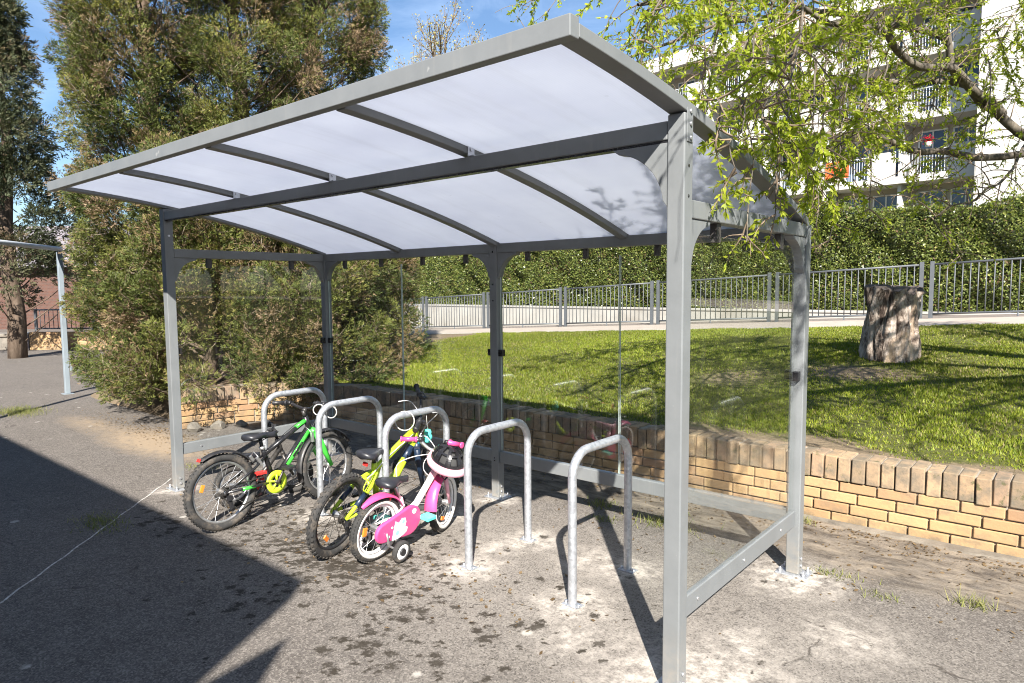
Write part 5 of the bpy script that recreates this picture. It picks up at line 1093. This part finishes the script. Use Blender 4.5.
mb.add(vs + vs2, fs, True); mb.v = [tuple(Mz @ Vector(p)) for p in mb.v]; tag(mb.build('blanket', M['orange_cloth']), 'orange blanket hung over a balcony railing of the white flats', 'blanket')
fp = thing('flower_pot', 'red flowers in a white pot on the balcony of the white flats', 'flower pot', tuple(Mz @ Vector((3.1, -.06, 5.66))))
mb = MB(); mb.lathe([(.0, 0), (.10, 0), (.14, .2), (.125, .2), (.12, .17), (0, .17)], (0, 0, 0), (0, 0, 1), 16); mb.build('pot', M['facade'], fp)
P_ = RNG.normal(0, .085, (260, 3)) + np.array([0, 0, .28]); poly_mesh('flowers', leafquads(P_, RNG.normal(size=(260, 3)), np.full(260, .08), np.full(260, .035)), np.where(RNG.random((260, 1)) < .7, np.array([.6, .02, .05]), np.array([.06, .12, .03])), M['willowleaf'], fp)
# ------------------------------------------------------------------ far left corner of the yard
M['red_brick'] = None
k = N('red_brick_wall'); v = k.obj(); b_ = k.n('ShaderNodeTexBrick'); b_.inputs['Scale'].default_value = 4.2; b_.inputs['Color1'].default_value = (.085, .045, .035, 1); b_.inputs['Color2'].default_value = (.12, .06, .045, 1); b_.inputs['Mortar'].default_value = (.10, .085, .075, 1)  # brick tones darkened to carry the tree shade on the house
mp = k.n('ShaderNodeMapping'); mp.inputs['Rotation'].default_value = (R_(90), 0, 0); k.l(v, mp.inputs[0]); k.l(mp.outputs[0], b_.inputs[0]); M['red_brick'] = k.done(k.pbr(b_.outputs['Color'], .9, 0, .2))
M['roof_tile'] = simple('grey_roof_tile', (.20, .18, .19), .85, 0, .2, 3)
ho = thing('brick_house', 'low red brick house in tree shade at the far left', 'house', (-31.0, 7.5, 0), (0, 0, R_(38)))
mb = MB(); mb.bx(-8, 9, 0, 7, -.2, 2.6); mb.build('wall', M['red_brick'], ho)
mb = MB(); mb.prism([(-8.4, -.5, 2.55), (-8.4, 7.5, 2.55), (-8.4, 3.5, 4.6)], (0, 0, 0), (17.8, 0, 0)); mb.build('roof', M['roof_tile'], ho)
for xx in (3.6, 6.4):
    mb = MB()
    for q in ((xx, xx + .08, .9, 2.1), (xx + 1.12, xx + 1.2, .9, 2.1), (xx + .08, xx + 1.12, .9, .98), (xx + .08, xx + 1.12, 2.02, 2.1)): mb.bx(q[0], q[1], -.05, -.002, q[2], q[3])
    wd = mb.build('window', M['frame_white'], ho); mb = MB(); mb.bx(xx + .07, xx + 1.13, -.03, -.012, .97, 2.03); mb.build('pane', M['pane'], wd)
rz_ = R_(36.6)
yw = thing('low_brick_wall', 'short yellow brick wall below the railing at the far left', 'wall', (-20.9, 3.08, 0), (0, 0, rz_))
mb = MB()
for r_ in range(6):
    x = .28 - .1 * (r_ % 2)
    while x < 3.4: mb.bx(max(x, .28), min(x + .213, 3.4), 0, .2, r_ * .082 + .003, r_ * .082 + .075); x += .222
mb.build('brick_courses', M['brick'], yw, .004); mb = MB(); mb.bx(.285, 3.39, .006, .194, 0, .485); mb.build('mortar_core', M['mortar'], yw)
sb = thing('concrete_block', 'dark concrete block left of the short yellow brick wall', 'block', (-20.9, 3.08, 0), (0, 0, rz_)); mb = MB(); mb.bx(-.22, .255, -.02, .5, 0, .42); mb.build('block_body', M['roof_tile'], sb, .02); mb = MB(); mb.bx(-.24, .265, -.03, .52, .42, .46); mb.build('top_slab', M['concrete'], sb, .01)
s2 = thing('stone_bench', 'pale stone bench block at the left edge', 'bench', (-20.9, 3.08, 0), (0, 0, rz_)); mb = MB(); mb.bx(-1.5, -.30, -.02, .45, 0, .36); mb.build('base', M['stone'], s2, .02); mb = MB(); mb.bx(-1.56, -.27, -.06, .5, .36, .45); mb.build('seat', M['stone'], s2, .015)
rl = thing('railing', 'small blue-grey railing above the short yellow wall at the far left', 'railing', (-20.9, 3.08, 0), (0, 0, rz_))
for x in (.02, 1.7, 3.38):
    mb = MB(); mb.bx(x - .03, x + .03, .57, .63, 0, 1.10); mb.build('post', M['rail_paint'], rl)
for z in (.55, 1.07): mb = MB(); mb.tube([(.05, .6, z), (3.35, .6, z)], .02, 8); mb.build('rail', M['rail_paint'], rl)
mb = MB()
for j in range(1, 26): mb.tube([(.02 + j * .129, .6, .55), (.02 + j * .129, .6, 1.07)], .010, 5)
mb.build('bars', M['rail_paint'], rl)
M['goal_paint'] = simple('goal_paint', (.22, .26, .29), .45, 0, .08, 6, dirt=.2)
gl_ = thing('goal_frame', 'pale blue-grey steel goal frame beside the conifers at the left', 'goal', (-10.88, 1.20, 0))
dv = Vector((1.9, -1.62, 0)); bk = Vector((-.75, -.85, 0))
for q, nm in ((0, ''), (1, '')):
    o = dv * q; mb = MB(); mb.bx(o.x - .034, o.x + .034, o.y - .034, o.y + .034, .008, 2.19); p_ = mb.build('post', M['goal_paint'], gl_, .006)
    mb = MB(); mb.bx(o.x - .07, o.x + .07, o.y - .07, o.y + .07, 0, .008); mb.build('base_plate', M['goal_paint'], p_)
mb = MB(); mb.tube([Vector((0, 0, 2.235)) - dv * .02, Vector((0, 0, 2.235)) + dv * 1.02], .034, 12); mb.build('crossbar', M['rail_grey'], gl_)
mb = MB(); mb.box((.06, .05, .42), (.035, .02, .12)); mb.build('net_hook', M['goal_paint'], gl_)
# ------------------------------------------------------------------ school building behind the photographer (casts the shade at lower left)
sc_ = thing('school_building', 'school building behind the photographer', 'building', (1.2, -4.6, 0))
h = 4.0; kx, ky = .852, 1.0
def up_(S_, hh): return (S_[0] + kx * hh - 1.2, S_[1] - ky * hh + 4.6)
cA = up_((-2.08, -.30), h); poly = [(-34, cA[1] - .02), cA, (cA[0] + .47 * 9, cA[1] - .82 * 9), (-34, cA[1] - .82 * 9)]
mb = MB(); mb.prism([(x, y, h - .18) for x, y in poly], (0, 0, 0), (0, 0, .18)); mb.build('roof', M['concrete'], sc_)
mb = MB(); mb.prism([(-33.5, cA[1] - .5, 0), (cA[0] - .1, cA[1] - .5, 0), (cA[0] + .47 * 7.5, cA[1] - .5 - .82 * 7.5, 0), (-33.5, cA[1] - .5 - .82 * 7.5, 0)], (0, 0, 0), (0, 0, h - .182)); mb.build('wall', M['red_brick'], sc_)
cB = up_((-1.60, -.69), 3.4); mb = MB(); mb.prism([(cB[0], cB[1], 3.3), (cB[0] + .28 * 3, cB[1] - .33 * 3, 3.3), (cB[0] + .06 * 3, cB[1] - .43 * 3, 3.3)], (0, 0, 0), (0, 0, .1)); mb.build('shadow_slab', M['concrete'], sc_)  # unseen slab, added and shaped to cast the narrow second shadow
# ------------------------------------------------------------------ light, sky, camera
W_ = bpy.data.worlds.new('World'); S.world = W_; W_.use_nodes = True; nt = W_.node_tree; nt.nodes.clear()
sun_dir = Vector((.852, -1.0, 1.0)).normalized()
sky = nt.nodes.new('ShaderNodeTexSky'); sky.sky_type = 'NISHITA'; sky.sun_disc = False; sky.sun_elevation = math.asin(sun_dir.z); sky.sun_rotation = math.atan2(sun_dir.x, sun_dir.y); sky.air_density = 1.0; sky.dust_density = .25; sky.ozone_density = 3.5; sky.altitude = 100
bg = nt.nodes.new('ShaderNodeBackground'); bg.inputs['Strength'].default_value = .05; wo_ = nt.nodes.new('ShaderNodeOutputWorld')
tc = nt.nodes.new('ShaderNodeTexCoord'); mp = nt.nodes.new('ShaderNodeMapping'); mp.inputs['Scale'].default_value = (1.2, 2.6, 5.0); mp.inputs['Rotation'].default_value = (.3, .2, .6); nt.links.new(tc.outputs['Generated'], mp.inputs['Vector'])
nz = nt.nodes.new('ShaderNodeTexNoise'); nz.inputs['Scale'].default_value = 2.3; nz.inputs['Detail'].default_value = 8; nz.inputs['Roughness'].default_value = .62; nz.inputs['Distortion'].default_value = .7; nt.links.new(mp.outputs[0], nz.inputs['Vector'])
mr = nt.nodes.new('ShaderNodeMapRange'); mr.inputs['From Min'].default_value = .48; mr.inputs['From Max'].default_value = .82; mr.inputs['To Min'].default_value = .06; mr.inputs['To Max'].default_value = .30; nt.links.new(nz.outputs['Fac'], mr.inputs['Value'])
mx = nt.nodes.new('ShaderNodeMix'); mx.data_type = 'RGBA'; mx.inputs[7].default_value = (9.5, 11.5, 14.5, 1); nt.links.new(mr.outputs[0], mx.inputs[0]); hs_ = nt.nodes.new('ShaderNodeHueSaturation'); hs_.inputs['Saturation'].default_value = 1.12; hs_.inputs['Value'].default_value = 1.08; nt.links.new(sky.outputs[0], hs_.inputs['Color']); nt.links.new(hs_.outputs[0], mx.inputs[6]); nt.links.new(mx.outputs[2], bg.inputs[0]); nt.links.new(bg.outputs[0], wo_.inputs[0])
sl = bpy.data.lights.new('sun', 'SUN'); sl.energy = 5.0; sl.angle = R_(.53); sl.color = (1, .948, .872); so = bpy.data.objects.new('sun', sl); COL.objects.link(so); so.rotation_euler = (-sun_dir).to_track_quat('-Z', 'Y').to_euler(); so.location = (10, -12, 14)
cd = bpy.data.cameras.new('camera'); cam = bpy.data.objects.new('camera', cd); COL.objects.link(cam); S.camera = cam
Rm = ((0.7649581149473593, 0.6440319437883241, -0.007870054409951206), (-0.04557501083814055, 0.06631272044686007, 0.9967575138889296), (0.6424655638734935, -0.7621190710690617, 0.08007821644832289))
cam.matrix_world = Matrix.Translation((1.13049, -2.32233, 1.59999)) @ Matrix(Rm).transposed().to_4x4()
cd.sensor_width = 36; cd.lens = 677.2287 * 36 / 1024; cd.clip_start = .05; cd.clip_end = 2000
vs_ = S.view_settings; vs_.view_transform = 'Standard'; vs_.look = 'None'; vs_.gamma = 1; vs_.exposure = 1.58; vs_.use_curve_mapping = False
S.cycles.use_denoising = True; S.cycles.filter_width = 1.05; S.cycles.max_bounces = 8; S.cycles.diffuse_bounces = 2; S.cycles.transparent_max_bounces = 16; S.cycles.sample_clamp_indirect = 6
